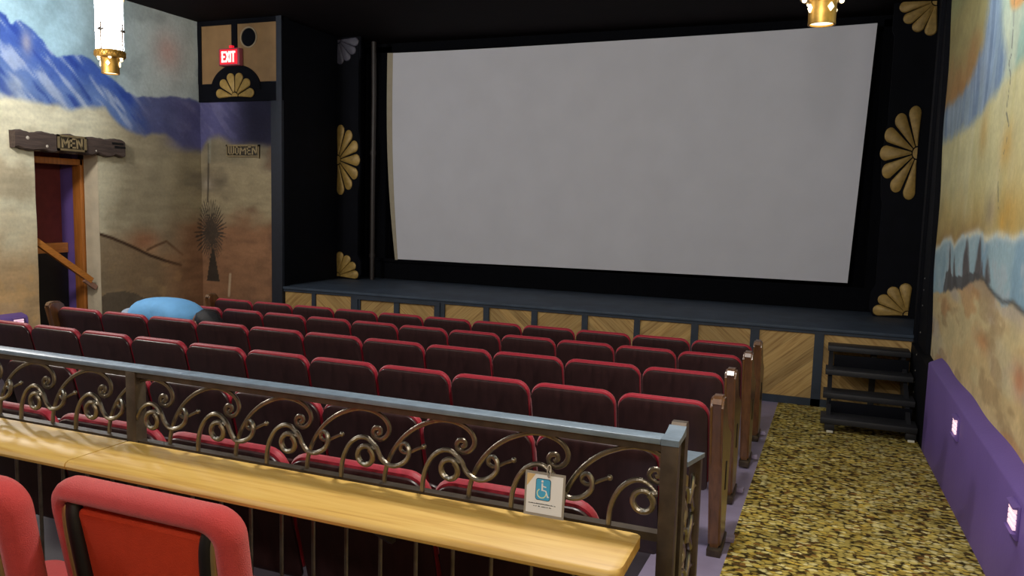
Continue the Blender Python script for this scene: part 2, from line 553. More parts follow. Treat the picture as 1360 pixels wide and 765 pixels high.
def paint_left(y, z):
    """desert mural: pale sky, blue mountains, cream and orange sand"""
    n1 = fbm(y * 2.2, z * 2.6, 1)
    n2 = fbm(y * 7, z * 9, 5)
    n3 = fbm(y * 1.1, z * 1.3, 9)
    zw = z + (n2 - 0.5) * 0.06
    sky = mix(C(164, 196, 208), C(176, 184, 180), sm(y, 6.8, 8.6))
    sky = mix(sky, C(196, 150, 136) * np.ones((len(y), 3)), 0.6 * np.exp(-((y - 8.75) / 0.22) ** 2 - ((z - 3.78) / 0.25) ** 2))
    sky = mix(sky, sky * 0.88, sm(n1, 0.45, 0.7))
    col = sky
    ridge = pline(y, L_ridge)
    foot = pline(y, L_foot)
    h = np.clip((zw - foot) / np.maximum(ridge - foot, 0.05), 0, 1)
    mt = mix(C(98, 124, 178) * np.ones((len(y), 3)), C(64, 92, 166) * np.ones((len(y), 3)), sm(h, 0.2, 0.8))
    far = mix(C(92, 98, 138) * np.ones((len(y), 3)), C(72, 74, 116) * np.ones((len(y), 3)), n3)
    mt = mix(mt, far, sm(y + (n2 - .5) * .2, 7.9, 8.45))
    st = fbm((y * 0.9 + z * 0.9) * 9, (z - y) * 1.6, 21)         # diagonal brush strokes
    mt = mix(mt, C(176, 186, 206) * np.ones((len(y), 3)), sm(st, 0.56, 0.72) * 0.75 * (1 - sm(y, 7.9, 8.5)))
    mt = mix(mt, C(36, 60, 140) * np.ones((len(y), 3)), sm(1 - st, 0.56, 0.72) * 0.7 * (1 - sm(y, 7.9, 8.6)))
    mt = mix(mt, C(116, 116, 156) * np.ones((len(y), 3)), sm(st, 0.52, 0.66) * 0.5 * sm(y, 7.9, 8.4))
    mt = mix(mt, C(170, 164, 172) * np.ones((len(y), 3)), np.exp(-((y - 6.62) / 0.07) ** 2 - ((z - 3.5) / 0.14) ** 2) * 0.8)
    mt = mix(mt, C(150, 160, 178) * np.ones((len(y), 3)), np.exp(-((y - 6.45) / 0.12) ** 2 - ((z - 2.98) / 0.12) ** 2) * 0.7)
    sand = mix(C(224, 218, 190), C(192, 180, 152), sm(n1, 0.4, 0.65))
    sand = mix(sand, C(160, 148, 122) * np.ones((len(y), 3)), sm(y, 7.3, 8.2))
    sand = mix(sand, C(200, 168, 126) * np.ones((len(y), 3)), sm(1.9 - z + (n3 - .5) * .9, 0.5, 1.3) * (1 - sm(y, 7.2, 7.5)))
    rust = C(166, 128, 94) * np.ones((len(y), 3))
    sand = mix(sand, rust, sm(1.65 - z + (n3 - .5) * 1.2, 0.1, 0.7) * sm(y, 7.3, 8.2) * 0.8)
    sand = mix(sand, C(166, 96, 66) * np.ones((len(y), 3)), 0.5 * np.exp(-((y - 8.3) / 0.28) ** 2 - ((z - 1.15) / 0.13) ** 2))
    sand = mix(sand, C(206, 168, 116) * np.ones((len(y), 3)), 0.6 * sm(n2, 0.55, 0.7) * sm(1.2 - z, 0, 0.6))
    hill = pline(y, L_hill)
    below = (y > 7.5) & (z < hill) & (y < 8.9)
    sand = mix(sand, C(138, 118, 92) * np.ones((len(y), 3)), below * 0.75 * (1 - sm(y, 8.3, 8.9)))
    sand = mix(sand, C(70, 50, 36) * np.ones((len(y), 3)), (1 - sm(segdist(y, z, L_hill), 0.008, 0.03)))
    sand = mix(sand, C(92, 66, 46) * np.ones((len(y), 3)), (1 - sm(segdist(y, z, L_hill2), 0.006, 0.028)) * 0.8)
    sand = mix(sand, C(104, 92, 78) * np.ones((len(y), 3)), inpoly(y, z, L_hump) * 0.9)
    gr = fbm(y * 3, z * 18, 31)
    sand = sand * (0.92 + 0.16 * gr)[:, None]
    col = mix(col, mt, sm(ridge - zw, -0.015, 0.02))
    col = mix(col, sand, sm(foot - zw, -0.05, 0.05))
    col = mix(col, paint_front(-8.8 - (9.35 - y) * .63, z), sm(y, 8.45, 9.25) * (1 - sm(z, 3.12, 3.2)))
    return col * (0.95 + 0.1 * n2)[:, None]

def paint_front(x, z):
    """continuation with the purple range, a spiky plant and brown desert"""
    n1 = fbm(x * 2.2, z * 2.6, 3)
    n2 = fbm(x * 7, z * 9, 6)
    n3 = fbm(x * 1.5, z * 2.5, 11)
    one = np.ones((len(x), 3))
    zw = z + (n2 - 0.5) * 0.06
    foot = pline(x, F_foot)
    mt = mix(C(84, 82, 122) * one, C(34, 32, 52) * one, sm(x, -8.55, -7.75))  # shade towards the stage column is painted into the range
    st = fbm((x + z) * 8, (z - x) * 2, 23)
    mt = mix(mt, C(112, 108, 140) * one, sm(st, 0.5, 0.68) * 0.5 * (1 - sm(x, -8.5, -7.9)))
    sand = mix(C(146, 132, 104) * one, C(116, 104, 84) * one, sm(n3, 0.4, 0.62))
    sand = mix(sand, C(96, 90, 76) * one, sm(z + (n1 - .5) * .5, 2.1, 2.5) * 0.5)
    rust = mix(C(152, 110, 80) * one, C(118, 86, 62) * one, n1)
    sand = mix(sand, rust, sm(1.85 - z + (n3 - .5) * .9, 0.1, 0.6))
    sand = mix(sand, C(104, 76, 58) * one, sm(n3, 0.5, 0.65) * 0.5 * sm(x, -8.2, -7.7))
    sand = mix(sand, C(170, 158, 140) * one, np.exp(-((x + 8.68) / 0.1) ** 2 - ((z - 1.95) / 0.09) ** 2) * 0.7)
    sand = mix(sand, C(206, 186, 156) * one, (1 - sm(segdist(x, z, [(-8.3, 0.3), (-8.27, 0.62)]), 0.01, 0.03)) * 0.7)
    # plant
    pc = C(60, 52, 44) * one
    dx = (x + 8.62) / 0.31
    dz = (z - 1.24) / 0.54
    ang = np.arctan2(dx, dz)
    rad = np.hypot(dx, dz)
    tri = np.abs(((ang * 40 / (2 * PI)) % 1) - 0.5) * 2
    tip = 0.78 + 0.24 * hash2(np.floor(ang * 40 / (2 * PI)), 3.0, 2) + 0.08 * np.cos(ang)
    blade = np.where(rad < .3, 1.0, sm(tri, (rad - .3) / (tip - .25) * .8 - .15, (rad - .3) / (tip - .25) * .8 + .2))
    sand = mix(sand, pc, blade * (1 - sm(rad, tip - .08, tip)) * (0.72 + 0.35 * fbm(ang * 12, rad * 2, 77)))
    sand = mix(sand, pc * 0.85, inpoly(x, z, [(-8.72, 0.5), (-8.62, 0.98), (-8.57, 0.98), (-8.47, 0.5)]) * 0.92)
    sand = mix(sand, pc, (1 - sm(segdist(x, z, [(-8.68, 1.7), (-8.66, 2.1), (-8.65, 2.55)]), 0.006, 0.022)) * 0.85)
    sand = mix(sand, C(140, 138, 120) * one, (1 - sm(segdist(x, z, [(-8.64, 2.3), (-8.62, 2.7)]), 0.01, 0.05)) * 0.6)
    sand = sand * (0.9 + 0.2 * fbm(x * 3, z * 16, 33))[:, None]
    col = mix(mt, sand, sm(foot - zw, -0.08, 0.08))
    return col * (0.93 + 0.14 * n2)[:, None]

R_stripe = [[6.87, 4.4], [6.43, 4.4], [6.43, 3.27], [6.25, 3.04], [5.99, 2.8], [6.09, 2.69], [6.29, 2.62], [6.79, 2.55], [7.54, 2.51], [8.86, 2.5], [9.4, 2.5], [9.4, 2.8], [8.8, 2.84], [7.85, 2.85], [7.29, 2.92], [6.97, 3.09], [6.87, 3.38]]
R_crack = [[5.9, 3.3], [5.88, 2.81], [5.93, 2.76], [5.85, 2.66], [5.88, 2.56], [5.91, 2.46], [5.75, 2.34], [5.8, 2.23], [5.9, 2.12], [5.93, 2.02], [5.8, 1.85]]
R_laketop = [[9.4, 1.40], [9.18, 1.43], [8.43, 1.49], [8.22, 1.56], [7.84, 1.59], [7.58, 1.53], [7.17, 1.62], [6.53, 1.68], [6.21, 1.64], [6.03, 1.64], [5.76, 1.68], [5.36, 1.66], [5.06, 1.7], [4.0, 1.72]]
R_lakebot = [[9.4, 0.96], [8.87, 1.0], [8.59, 1.03], [8.02, 1.11], [6.95, 1.24], [6.64, 1.29], [6.35, 1.36], [6.07, 1.37], [5.9, 1.33], [5.72, 1.30], [5.48, 1.28], [5.16, 1.31], [4.91, 1.29], [4.0, 1.25]]
R_trees = [[[7.73, 1.1], [7.82, 1.56], [7.5, 1.12]], [[7.41, 1.16], [7.45, 1.48], [7.24, 1.18]],
           [[7.02, 1.2], [6.92, 1.65], [6.73, 1.22]], [[6.5, 1.26], [6.38, 1.69], [6.21, 1.3]], [[6.22, 1.3], [6.19, 1.5], [6.08, 1.32]], [[6.02, 1.34], [5.98, 1.54], [5.9, 1.35]]]
R_treebase = [[8.05, 1.08], [7.98, 1.28], [7.74, 1.33], [7.49, 1.28], [7.05, 1.32], [6.8, 1.36], [6.3, 1.4], [6.2, 1.3], [6.95, 1.2]]

def paint_right(y, z):
    """waterfall mural: ochre cliffs, a blue fall, a pale lake with dark trees, sand"""
    n1 = fbm(y * 1.6, z * 2.2, 2)
    n2 = fbm(y * 6, z * 7, 7)
    n3 = fbm(y * 1.2, z * 1.1, 13)
    nv = fbm(y * 7, z * 1.1, 17)
    one = np.ones((len(y), 3))
    zw = z + (n2 - 0.5) * 0.08
    yw = y + (n2 - 0.5) * 0.12
    up = mix(C(204, 196, 140) * one, C(214, 206, 166) * one, nv)
    up = mix(up, C(186, 160, 96) * one, sm(2.35 - z + (n3 - .5) * .8, 0.1, 0.7) * 0.75)
    up = mix(up, C(204, 158, 74) * one, 0.7 * np.exp(-((y - 5.6) / 0.3) ** 2 - ((z - 1.8) / 0.16) ** 2) * (0.6 + n2))
    up = mix(up, C(206, 160, 84) * one, 0.55 * np.exp(-((y - 5.75) / 0.22) ** 2 - ((z - 2.22) / 0.14) ** 2) * (0.6 + n2))
    up = mix(up, C(190, 150, 82) * one, 0.6 * np.exp(-((y - 6.6) / 0.16) ** 2 - ((z - 2.38) / 0.16) ** 2))
    up = mix(up, C(160, 142, 118) * one, 0.6 * np.exp(-((y - 6.1) / 0.2) ** 2 - ((z - 1.82) / 0.12) ** 2))
    # left ochre cliff
    cl = mix(C(166, 154, 104) * one, C(170, 128, 80) * one, sm(3.5 - z + (n1 - .5) * .6, 0.1, 0.75))
    cl = mix(cl, C(150, 158, 116) * one, sm(z, 3.5, 3.9) * .7)
    up = mix(up, cl, sm(z - (2.75 + 0.0 * y), -0.02, 0.06) * sm(yw, 6.6, 6.9))
    teal = mix(C(176, 196, 178) * one, C(206, 208, 180) * one, nv)
    teal = mix(teal, C(140, 182, 170) * one, sm(n1, 0.52, 0.68) * 0.6)
    up = mix(up, teal, sm(z - (2.66 + 0.12 * (n1 - .5)), -0.03, 0.08) * (1 - sm(yw, 6.5, 6.62)))
    up = mix(up, C(222, 158, 92) * one, (1 - sm(np.hypot((y - 5.75) / 0.38, (z - 3.24) / 0.2), 0.7, 1.0)) * 0.9)
    fall = mix(C(140, 158, 176) * one, C(112, 134, 164) * one, sm(nv, 0.4, 0.65))
    fall = mix(fall, C(160, 178, 200) * one, sm(fbm(y * 12, z * 1.0, 41), 0.55, 0.7) * 0.6)
    up = mix(up, fall, soft_in(yw, zw, R_stripe, .12, .05) * 0.92)
    up = mix(up, C(86, 90, 92) * one, (1 - sm(segdist(y, z, R_crack), 0.002, 0.014)) * 0.8 * (vnoise(y * 30, z * 30, 3) > 0.35))
    top = pline(y, R_laketop)
    bot = pline(y, R_lakebot)
    lake = mix(C(164, 192, 202) * one, C(140, 172, 192) * one, sm(n1, 0.4, 0.65))
    lake = mix(lake, C(176, 184, 190) * one, sm(n2, 0.55, 0.7) * 0.5)
    for t in R_trees:
        cy_ = sum(p[0] for p in t) / 3
        lake = mix(lake, C(98, 92, 92) * one, soft_in(yw, z, [[cy_ + (a - cy_) * 1.5, b] for a, b in t], .05, .01) * 0.95)
    lake = mix(lake, C(88, 86, 86) * one, inpoly(yw, z, R_treebase) * 0.85)
    low = mix(C(222, 200, 152) * one, C(206, 180, 130) * one, fbm(y * .9, z * 3.2, 3))
    low = mix(low, C(186, 178, 172) * one, sm(fbm(y * .55, z * 2.2, 14), 0.5, 0.64) * 0.65)
    low = mix(low, C(216, 202, 156) * one, sm(fbm(y * 1.3, z * 4.4, 51), 0.5, 0.64) * 0.6)
    low = mix(low, C(170, 142, 104) * one, sm(fbm(y * 2.2, z * 7, 71), 0.55, 0.7) * 0.55)
    low = mix(low, C(200, 146, 96) * one, sm(fbm(y * .9, z * 4, 61), 0.60, 0.70) * 0.5)
    low = mix(low, C(196, 120, 80) * one, 0.65 * np.exp(-((y - 4.85) / 0.14) ** 2 - ((z - .92) / 0.09) ** 2))
    low = mix(low, C(200, 130, 84) * one, 0.55 * np.exp(-((y - 6.0) / 0.22) ** 2 - ((z - .95) / 0.06) ** 2))
    edge = np.exp(-((z - top) / 0.03) ** 2)
    col = up
    col = mix(col, C(150, 112, 66) * one, np.exp(-np.maximum(z - top, 0) / 0.09) * (z > top) * 0.7 * sm(y, 6.0, 6.8))
    col = mix(col, lake, sm(top - zw, -0.01, 0.02))
    col = mix(col, C(226, 232, 224) * one, edge * 0.7)
    col = mix(col, low, sm(bot - zw, -0.01, 0.02))
    col = mix(col, C(70, 70, 70) * one, np.exp(-((z - bot) / 0.016) ** 2) * 0.7 * (1 - sm(y, 6.1, 6.4)))
    return col * (0.92 + 0.16 * n2)[:, None]

def mural_patch(name, fn, us, vs, to3d, mat, gain=1.0, hole=None):
    """regular grid with a colour attribute from fn(u, v)"""
    nu, nv = len(us), len(vs)
    U, V = np.meshgrid(us, vs, indexing='ij')
    u = U.ravel()
    v = V.ravel()
    col = np.clip(fn(u, v) * 1.0, 0, 1)
    colL = np.where(col <= 0.04045, col / 12.92, ((col + 0.055) / 1.055) ** 2.4) * gain
    verts = [to3d(a, b) for a, b in zip(u.tolist(), v.tolist())]
    faces = []
    for i in range(nu - 1):
        for j in range(nv - 1):
            if hole and hole[0] <= us[i] + 1e-6 and us[i + 1] <= hole[1] + 1e-6 and vs[j + 1] <= hole[2] + 1e-6:
                continue
            a = i * nv + j
            faces.append((a, a + 1, a + nv + 1, a + nv))
    me = bpy.data.meshes.new(name)
    me.from_pydata(verts, [], faces)
    at = me.color_attributes.new('paint', 'FLOAT_COLOR', 'POINT')
    buf = np.ones((len(verts), 4), np.float32)
    buf[:, :3] = colL
    at.data.foreach_set('color', buf.ravel())
    me.materials.append(mat)
    o = bpy.data.objects.new(name, me)
    COL.objects.link(o)
    return o

M_mural = pmat('painted_plaster', rgb(180, 160, 130), 0.75, var=0.09, vscale=26, bump=0.35, bscale=22, attr='paint', spec=0.25)

# ------------------------------------------------------------------ room shell
XL, XR = -8.8, 1.0
CEIL = 4.32
YB = -4.0
YS = 9.35
mb = MB()
mb.add([(-9.6, YB, fz(YB) - .01), (1.2, YB, fz(YB) - .01), (1.2, YS + .1, fz(YS + .1) - .01), (-9.6, YS + .1, fz(YS + .1) - .01),
        (-9.6, YB, fz(YB) - .2), (1.2, YB, fz(YB) - .2), (1.2, YS + .1, fz(YS + .1) - .2), (-9.6, YS + .1, fz(YS + .1) - .2)],
       [(0, 1, 2, 3), (7, 6, 5, 4), (0, 4, 5, 1), (1, 5, 6, 2), (2, 6, 7, 3), (3, 7, 4, 0)])
struct(mb, 'floor', pmat('dark_concrete', rgb(58, 52, 62), .6, var=.2, vscale=5))
mb = MB()
mb.add([(-.78, 2.06, fz(2.06) + .004), (-.40, 2.06, fz(2.06) + .004), (-.40, YS, fz(YS) + .004), (-.78, YS, fz(YS) + .004), (-.78, 2.06, fz(2.06) - .012), (-.40, 2.06, fz(2.06) - .012), (-.40, YS, fz(YS) - .012), (-.78, YS, fz(YS) - .012)],
       [(0, 1, 2, 3), (7, 6, 5, 4), (0, 4, 5, 1), (1, 5, 6, 2), (2, 6, 7, 3), (3, 7, 4, 0)])
struct(mb, 'trim_4', M_lav)
mb = MB()
mb.add([(-.40, YB, fz(YB) + .006), (.9, YB, fz(YB) + .006), (.9, YS, fz(YS) + .006), (-.40, YS, fz(YS) + .006), (-.40, 8.7, fz(8.7) + .006),
        (-.40, YB, fz(YB) - .012), (.9, YB, fz(YB) - .012), (.9, YS, fz(YS) - .012), (-.40, YS, fz(YS) - .012), (-.40, 8.7, fz(8.7) - .012)],
       [(0, 1, 2, 3, 4), (9, 8, 7, 6, 5), (0, 5, 6, 1), (1, 6, 7, 2), (2, 7, 8, 3), (3, 8, 9, 4), (4, 9, 5, 0)])
o = mb.build('aisle_carpet', M_carpet)
o['kind'] = 'structure'
mb = MB()
mb.box(-9.7, 1.3, YB, 12.3, CEIL, CEIL + .1)
struct(mb, 'ceiling', M_ceil)
mb = MB()
mb.box(-9.7, 1.3, YB - .1, YB, -.3, CEIL)
struct(mb, 'wall_back', pmat('back_wall_paint', rgb(150, 120, 90), .8))

# left wall with the doorway; the solid behind and the painted face
DY0, DY1, DZ = 6.66, 7.54, 2.27
mb = MB()
mb.box(-9.05, XL - .004, YB, DY0, -.6, CEIL)
mb.box(-9.05, XL - .004, DY1, YS + .1, -.6, CEIL)
mb.box(-9.05, XL - .004, DY0, DY1, DZ, CEIL)
o = struct(mb, 'wall_left', pmat('cream_plaster', rgb(200, 186, 160), 0.8, var=0.1, vscale=6, bump=0.3, bscale=20))
ys = sorted(set(np.round(np.arange(5.2, 9.36, 0.02), 3).tolist() + [DY0, DY1, YS]))
zs = sorted(set(np.round(np.arange(-.42, CEIL - .01, 0.018), 3).tolist() + [DZ, CEIL]))
rl = random.Random(3)
jit = {}
def left3d(y, z):
    d = .004 + .010 * float(math.sin(y * 9 + z * 3) * math.sin(z * 7 - y * 4)) * .5
    return (XL + d, y, z)
o = mural_patch('mural_left', paint_left, np.array(ys), np.array(zs), left3d, M_mural, hole=(DY0, DY1, DZ))
o['kind'] = 'structure'
o.name = 'wall_left_mural'
mb = MB()
mb.box(XL - .004, XL + .004, YB, 5.2, -.3, CEIL)
struct(mb, 'wall_left_rear', pmat('left_rear_paint', rgb(196, 186, 164), .8))
# front-left wall carrying the WOMEN sign
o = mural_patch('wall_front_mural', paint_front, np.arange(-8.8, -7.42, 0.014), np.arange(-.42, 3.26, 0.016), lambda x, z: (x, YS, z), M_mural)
o['kind'] = 'structure'
mb = MB()
mb.box(-9.05, -7.28, YS + .005, YS + .12, -.6, CEIL)
struct(mb, 'wall_front', M_black)
# right wall with mural
o = mural_patch('wall_right_mural', paint_right, np.arange(3.6, 9.42, 0.02), np.arange(.42, CEIL, 0.015), lambda y, z: (XR + .006 * math.sin(y * 5 + z * 4), y, z), M_mural)
o['kind'] = 'structure'
mb = MB()
mb.box(XR + .012, XR + .15, YB, 9.6, -.6, CEIL)
mb.box(XR - .004, XR + .02, YB, 3.6, -.3, CEIL)
struct(mb, 'wall_right', pmat('right_rear_paint', rgb(206, 186, 140), .8))
# purple dado with its sloping ledge
mb = MB()
mb.prism([(.9, -.6), (XR + .02, -.6), (XR + .02, .555), (XR, .545), (.985, .54), (.91, .502), (.9, .49)], 'y', YB, 7.72)
struct(mb, 'trim_1', M_purple)
mb = MB()
mb.prism([(XL - .01, -.6), (-8.68, -.6), (-8.68, .30), (-8.70, .33), (XL, .36), (XL - .01, .36)], 'y', YB, 6.42)
struct(mb, 'trim_2', M_purple)
# alcove behind the doorway
mb = MB()
mb.box(-9.7, -9.44, 6.2, 7.9, -.5, 3.0)
struct(mb, 'wall_alcove', M_dred)
mb = MB()
mb.box(-9.44, -9.21, DY1 - .035, DY1 + .05, -.5, 2.9)
struct(mb, 'wall_alcove_side', M_purple)
mb = MB()
mb.box(-9.6, -9.05, DY0 - .5, DY1, 2.5, 2.6)
mb.box(-9.6, -9.05, DY0 - .5, DY0 - .42, -.5, 2.5)
struct(mb, 'wall_alcove_top', M_dred)
fr = thing('door_frame', 'orange-brown wooden frame inside the doorway under the carved timber beam', 'door frame', (-9.06, DY1, fz(7.5)))
fr['kind'] = 'structure'
mb = MB()
mb.box(-.15, -.005, -.045, 0.02, 0, 2.5, .006)
mb.build('jamb', M_framewood, fr)
mb = MB()
mb.box(-.15, -.005, -.88, 0.0, 2.42, 2.5, .006)
mb.build('head_board', M_framewood, fr)
# stair parapet inside
t = thing('stair_parapet', 'dark low wall with an orange wooden cap inside the doorway', 'low wall', (-9.37, 6.95, fz(7)))
mb = MB()
mb.box(-.065, .03, -.6, .545, 0, 1.25)
mb.build('wall_panel', M_blk_plastic, t)
mb = MB()
mb.box(-.068, .05, -.6, .545, 1.25, 1.38, .006)
mb.build('cap_board', M_orange, t)
# sloping handrail
t = thing('handrail', 'sloping orange wooden handrail crossing the doorway below the timber beam', 'handrail', (-8.87, 6.69, 1.2))
mb = MB()
d = Vector((0, .83, -.60)).normalized()
up = Vector((0, .60, .83)).normalized()
def plankbar(mb, p0, p1, up, side, w, h):
    vs = []
    for p in (p0, p1):
        for a, b in ((-1, -1), (1, -1), (1, 1), (-1, 1)):
            vs.append(p + side * (w / 2 * a) + up * (h / 2 * b))
    mb.add(vs, [(0, 1, 2, 3), (7, 6, 5, 4), (0, 4, 5, 1), (1, 5, 6, 2), (2, 6, 7, 3), (3, 7, 4, 0)])
plankbar(mb, Vector((0, -.1, .06)), Vector((0, .76, -.555)), up, Vector((1, 0, 0)), .05, .075)
mb.build('rail_board', M_orange, t)
mb = MB()
plankbar(mb, Vector((0, .66, -.535)), Vector((0, .83, -.655)), up, Vector((1, 0, 0)), .036, .06)
b = mb.build('bracket', pmat('faded_wood_bracket', rgb(150, 112, 96), .6), t)
b['label'] = 'greyish pink bracket under the rail end'

# carved lintel beam
def beam_mesh(L, h, dep):
    mb = MB()
    n = 40
    rr = random.Random(5)
    secs = []
    for i in range(n + 1):
        y = L * i / n
        e0 = .012 * math.sin(i * .9) + rr.uniform(-.006, .006)
        e1 = .010 * math.sin(i * .7 + 1) + rr.uniform(-.006, .006)
        if i in (0, 1, n):
            e0 += .012
            e1 -= .014
        z0, z1 = e0, h + e1
        b = .015
        secs.append([(-.05, y, z0), (dep - b, y, z0), (dep, y, z0 + b), (dep, y, z1 - b), (dep - b, y, z1), (-.05, y, z1)])
    vs = [p for s in secs for p in s]
    fs = []
    for i in range(n):
        for k in range(6):
            fs.append((i * 6 + k, i * 6 + (k + 1) % 6, (i + 1) * 6 + (k + 1) % 6, (i + 1) * 6 + k))
    fs += [tuple(range(5, -1, -1)), tuple(n * 6 + k for k in range(6))]
    mb.add(vs, fs)
    return mb
t = thing('timber_lintel', 'rough dark timber beam over the doorway, holding the MEN plate', 'beam', (XL, 6.36, 2.265))
beam_mesh(1.53, .215, .10).build('beam', M_lintel, t)
M_chip = pmat('pale_chipped_wood', rgb(200, 190, 176), .7)
for (y, z, r) in ((.155, .135, .022), (.40, .055, .018), (1.08, .05, .012)):
    k = MB().ball((.10, y, z), r, (0.4, 1, 1), 10).build('chip', M_chip, t)
    k['label'] = 'pale chip in the timber'
mb = MB()
mb.box(.098, .104, 1.36, 1.53, .105, .135)
mb.box(.098, .104, 1.32, 1.50, .15, .18)
mb.build('crack', M_blk_plastic, t)

# letters from bar strokes: list of segments in a unit cell (w, 1)
GL = {
 'M': (0.95, [((0, 0), (0, 1)), ((0, 1), (.475, .3)), ((.475, .3), (.95, 1)), ((.95, 1), (.95, 0))]),
 'E': (0.55, [((0, 0), (0, 1)), ((0, 0), (.55, 0)), ((0, .5), (.42, .5)), ((0, 1), (.55, 1))]),
 'N': (0.7, [((0, 0), (0, 1)), ((0, 1), (.7, 0)), ((.7, 0), (.7, 1))]),
 'W': (0.85, [((0, 1), (0, 0)), ((0, 0), (.85, 0)), ((.42, 0), (.42, 1)), ((.85, 0), (.85, 1))]),
 'O': (0.5, [((0, 0), (0, 1)), ((0, 0), (.5, 0)), ((0, 1), (.5, 1)), ((.5, 0), (.5, 1))]),
 'X': (0.6, [((0, 0), (.6, 1)), ((0, 1), (.6, 0))]),
 'I': (0.0, [((0, 0), (0, 1))]),
 'T': (0.6, [((0, 1), (.6, 1)), ((.3, 0), (.3, 1))]),
}
def word(text, width, height, th, to3d, nrm, gap=.36):
    mb = MB()
    tot = sum(GL[c][0] for c in text) + gap * (len(text) - 1)
    s = (width - th) / tot
    x = th / 2
    for c in text:
        w, segs = GL[c]
        for (a, b), (c2, d2) in segs:
            p = Vector((x + a * s, th / 2 + b * (height - th), 0))
            q = Vector((x + c2 * s, th / 2 + d2 * (height - th), 0))
            dr = (q - p).normalized()
            p2 = p - dr * th / 2
            q2 = q + dr * th / 2
            n = Vector((-dr.y, dr.x, 0)) * th / 2
            quad = [p2 - n, q2 - n, q2 + n, p2 + n]
            A = [to3d(v.x, v.y) for v in quad]
            B = [v + nrm for v in A]
            mb.add(A + B, [(3, 2, 1, 0), (4, 5, 6, 7), (0, 1, 5, 4), (1, 2, 6, 5), (2, 3, 7, 6), (3, 0, 4, 7)])
        x += (w + gap) * s
    return mb
# MEN plate on the beam
t = thing('men_sign', 'small framed MEN plate fixed to the rough timber beam', 'sign', (XL + .102, 6.885, 2.285))
mb = MB()
mb.box(0, .012, 0, .40, 0, .19)
plate = mb.build('plate', M_platedk, t)
mb = MB()
for a in ((0, .02, 0, .03, 0, .19), (0, .02, .37, .40, 0, .19), (0, .02, 0, .40, 0, .025), (0, .02, 0, .40, .165, .19)):
    mb.box(*a)
mb.build('frame', M_plate, t)
word('MEN', .29, .125, .020, lambda a, b: Vector((.012, .055 + a, .035 + b)), Vector((.006, 0, 0))).build('lettering', M_letter, plate)
# WOMEN plate on the front wall
t = thing('women_sign', 'small framed WOMEN plate on the dark mural wall beside the stage', 'sign', (-8.30, YS - .002, 2.375))
mb = MB()
mb.box(0, .60, -.015, 0, 0, .16)
plate = mb.build('plate', M_platedk, t)
mb = MB()
for a in ((0, .60, -.026, 0, .14, .165), (0, .022, -.026, 0, 0, .165), (.575, .60, -.026, 0, -.03, .165), (.02, .6, -.022, 0, -.012, .008)):
    mb.box(*a)
mb.build('frame', M_plate, t)
word('WOMEN', .52, .12, .019, lambda a, b: Vector((.04 + a, -.015, .02 + b)), Vector((0, -.006, 0)), gap=.34).build('lettering', M_letter, plate)

# ------------------------------------------------------------------ tan panel box with the exit sign
t = thing('tan_wall_panel', 'tan panel pair framed in black above the WOMEN plate', 'wall panel', (-8.8, YS - .001, 3.16))
mb = MB()
mb.box(.07, .63, -.02, 0, .26, 1.09)
mb.box(.73, 1.42, -.02, 0, .27, 1.11)
mb.build('panel', M_tanpanel, t)
mb = MB()
mb.box(0, 1.52, -.03, 0, 0, .26)
mb.box(0, .07, -.035, 0, .26, 1.16)
mb.box(.63, .73, -.035, 0, .26, 1.16)
mb.box(1.42, 1.52, -.035, 0, .26, 1.16)
mb.box(0, 1.52, -.032, 0, 1.09, 1.16)
pts = [(.70 + .45 * math.cos(PI * k / 24), .16 + .36 * math.sin(PI * k / 24)) for k in range(25)]
mb.prism(pts, 'y', -.045, -.005)
mb.build('frame', M_black, t)
mb = MB()
ring = [(0.115, 0), (.135, .0), (.135, .012), (.115, .012)]
vs = []
n = 36
mb.lathe([(.0, -.002), (.13, -.002)], 36)
mb.v = [(.935 + x, -.021 + z, .895 + y) for x, y, z in mb.v]
mb.build('port_hole', M_black, t)
mb = MB()
mb.lathe([(.128, 0), (.128, .016), (.148, .016), (.148, 0)], 36)
mb.v = [(.935 + x, -.019 - z, .895 + y) for x, y, z in mb.v]
b = mb.build('port_rim', pmat('pale_rim', rgb(150, 132, 106), .5), t)
b['label'] = 'pale rim round the port hole'

t = thing('exit_sign', 'glowing red EXIT sign over the gold fan at the left wall', 'sign', (-8.33, YS - .036, 3.655))
mb = MB()
mb.box(0, .37, -.085, 0, 0, .245, .01)
mb.build('case', M_exitbox, t)
mb = MB()
mb.box(.03, .34, -.091, -.083, .02, .225)
face = mb.build('face', M_exitred, t)
word('EXIT', .25, .155, .028, lambda a, b: Vector((.06 + a, -.091, .045 + b)), Vector((0, -.004, 0)), gap=.32).build('lettering', M_exitwhite, face)
mb = MB()
mb.box(.16, .21, -.05, 0, .245, .29)
mb.build('mount', M_exitred, t)

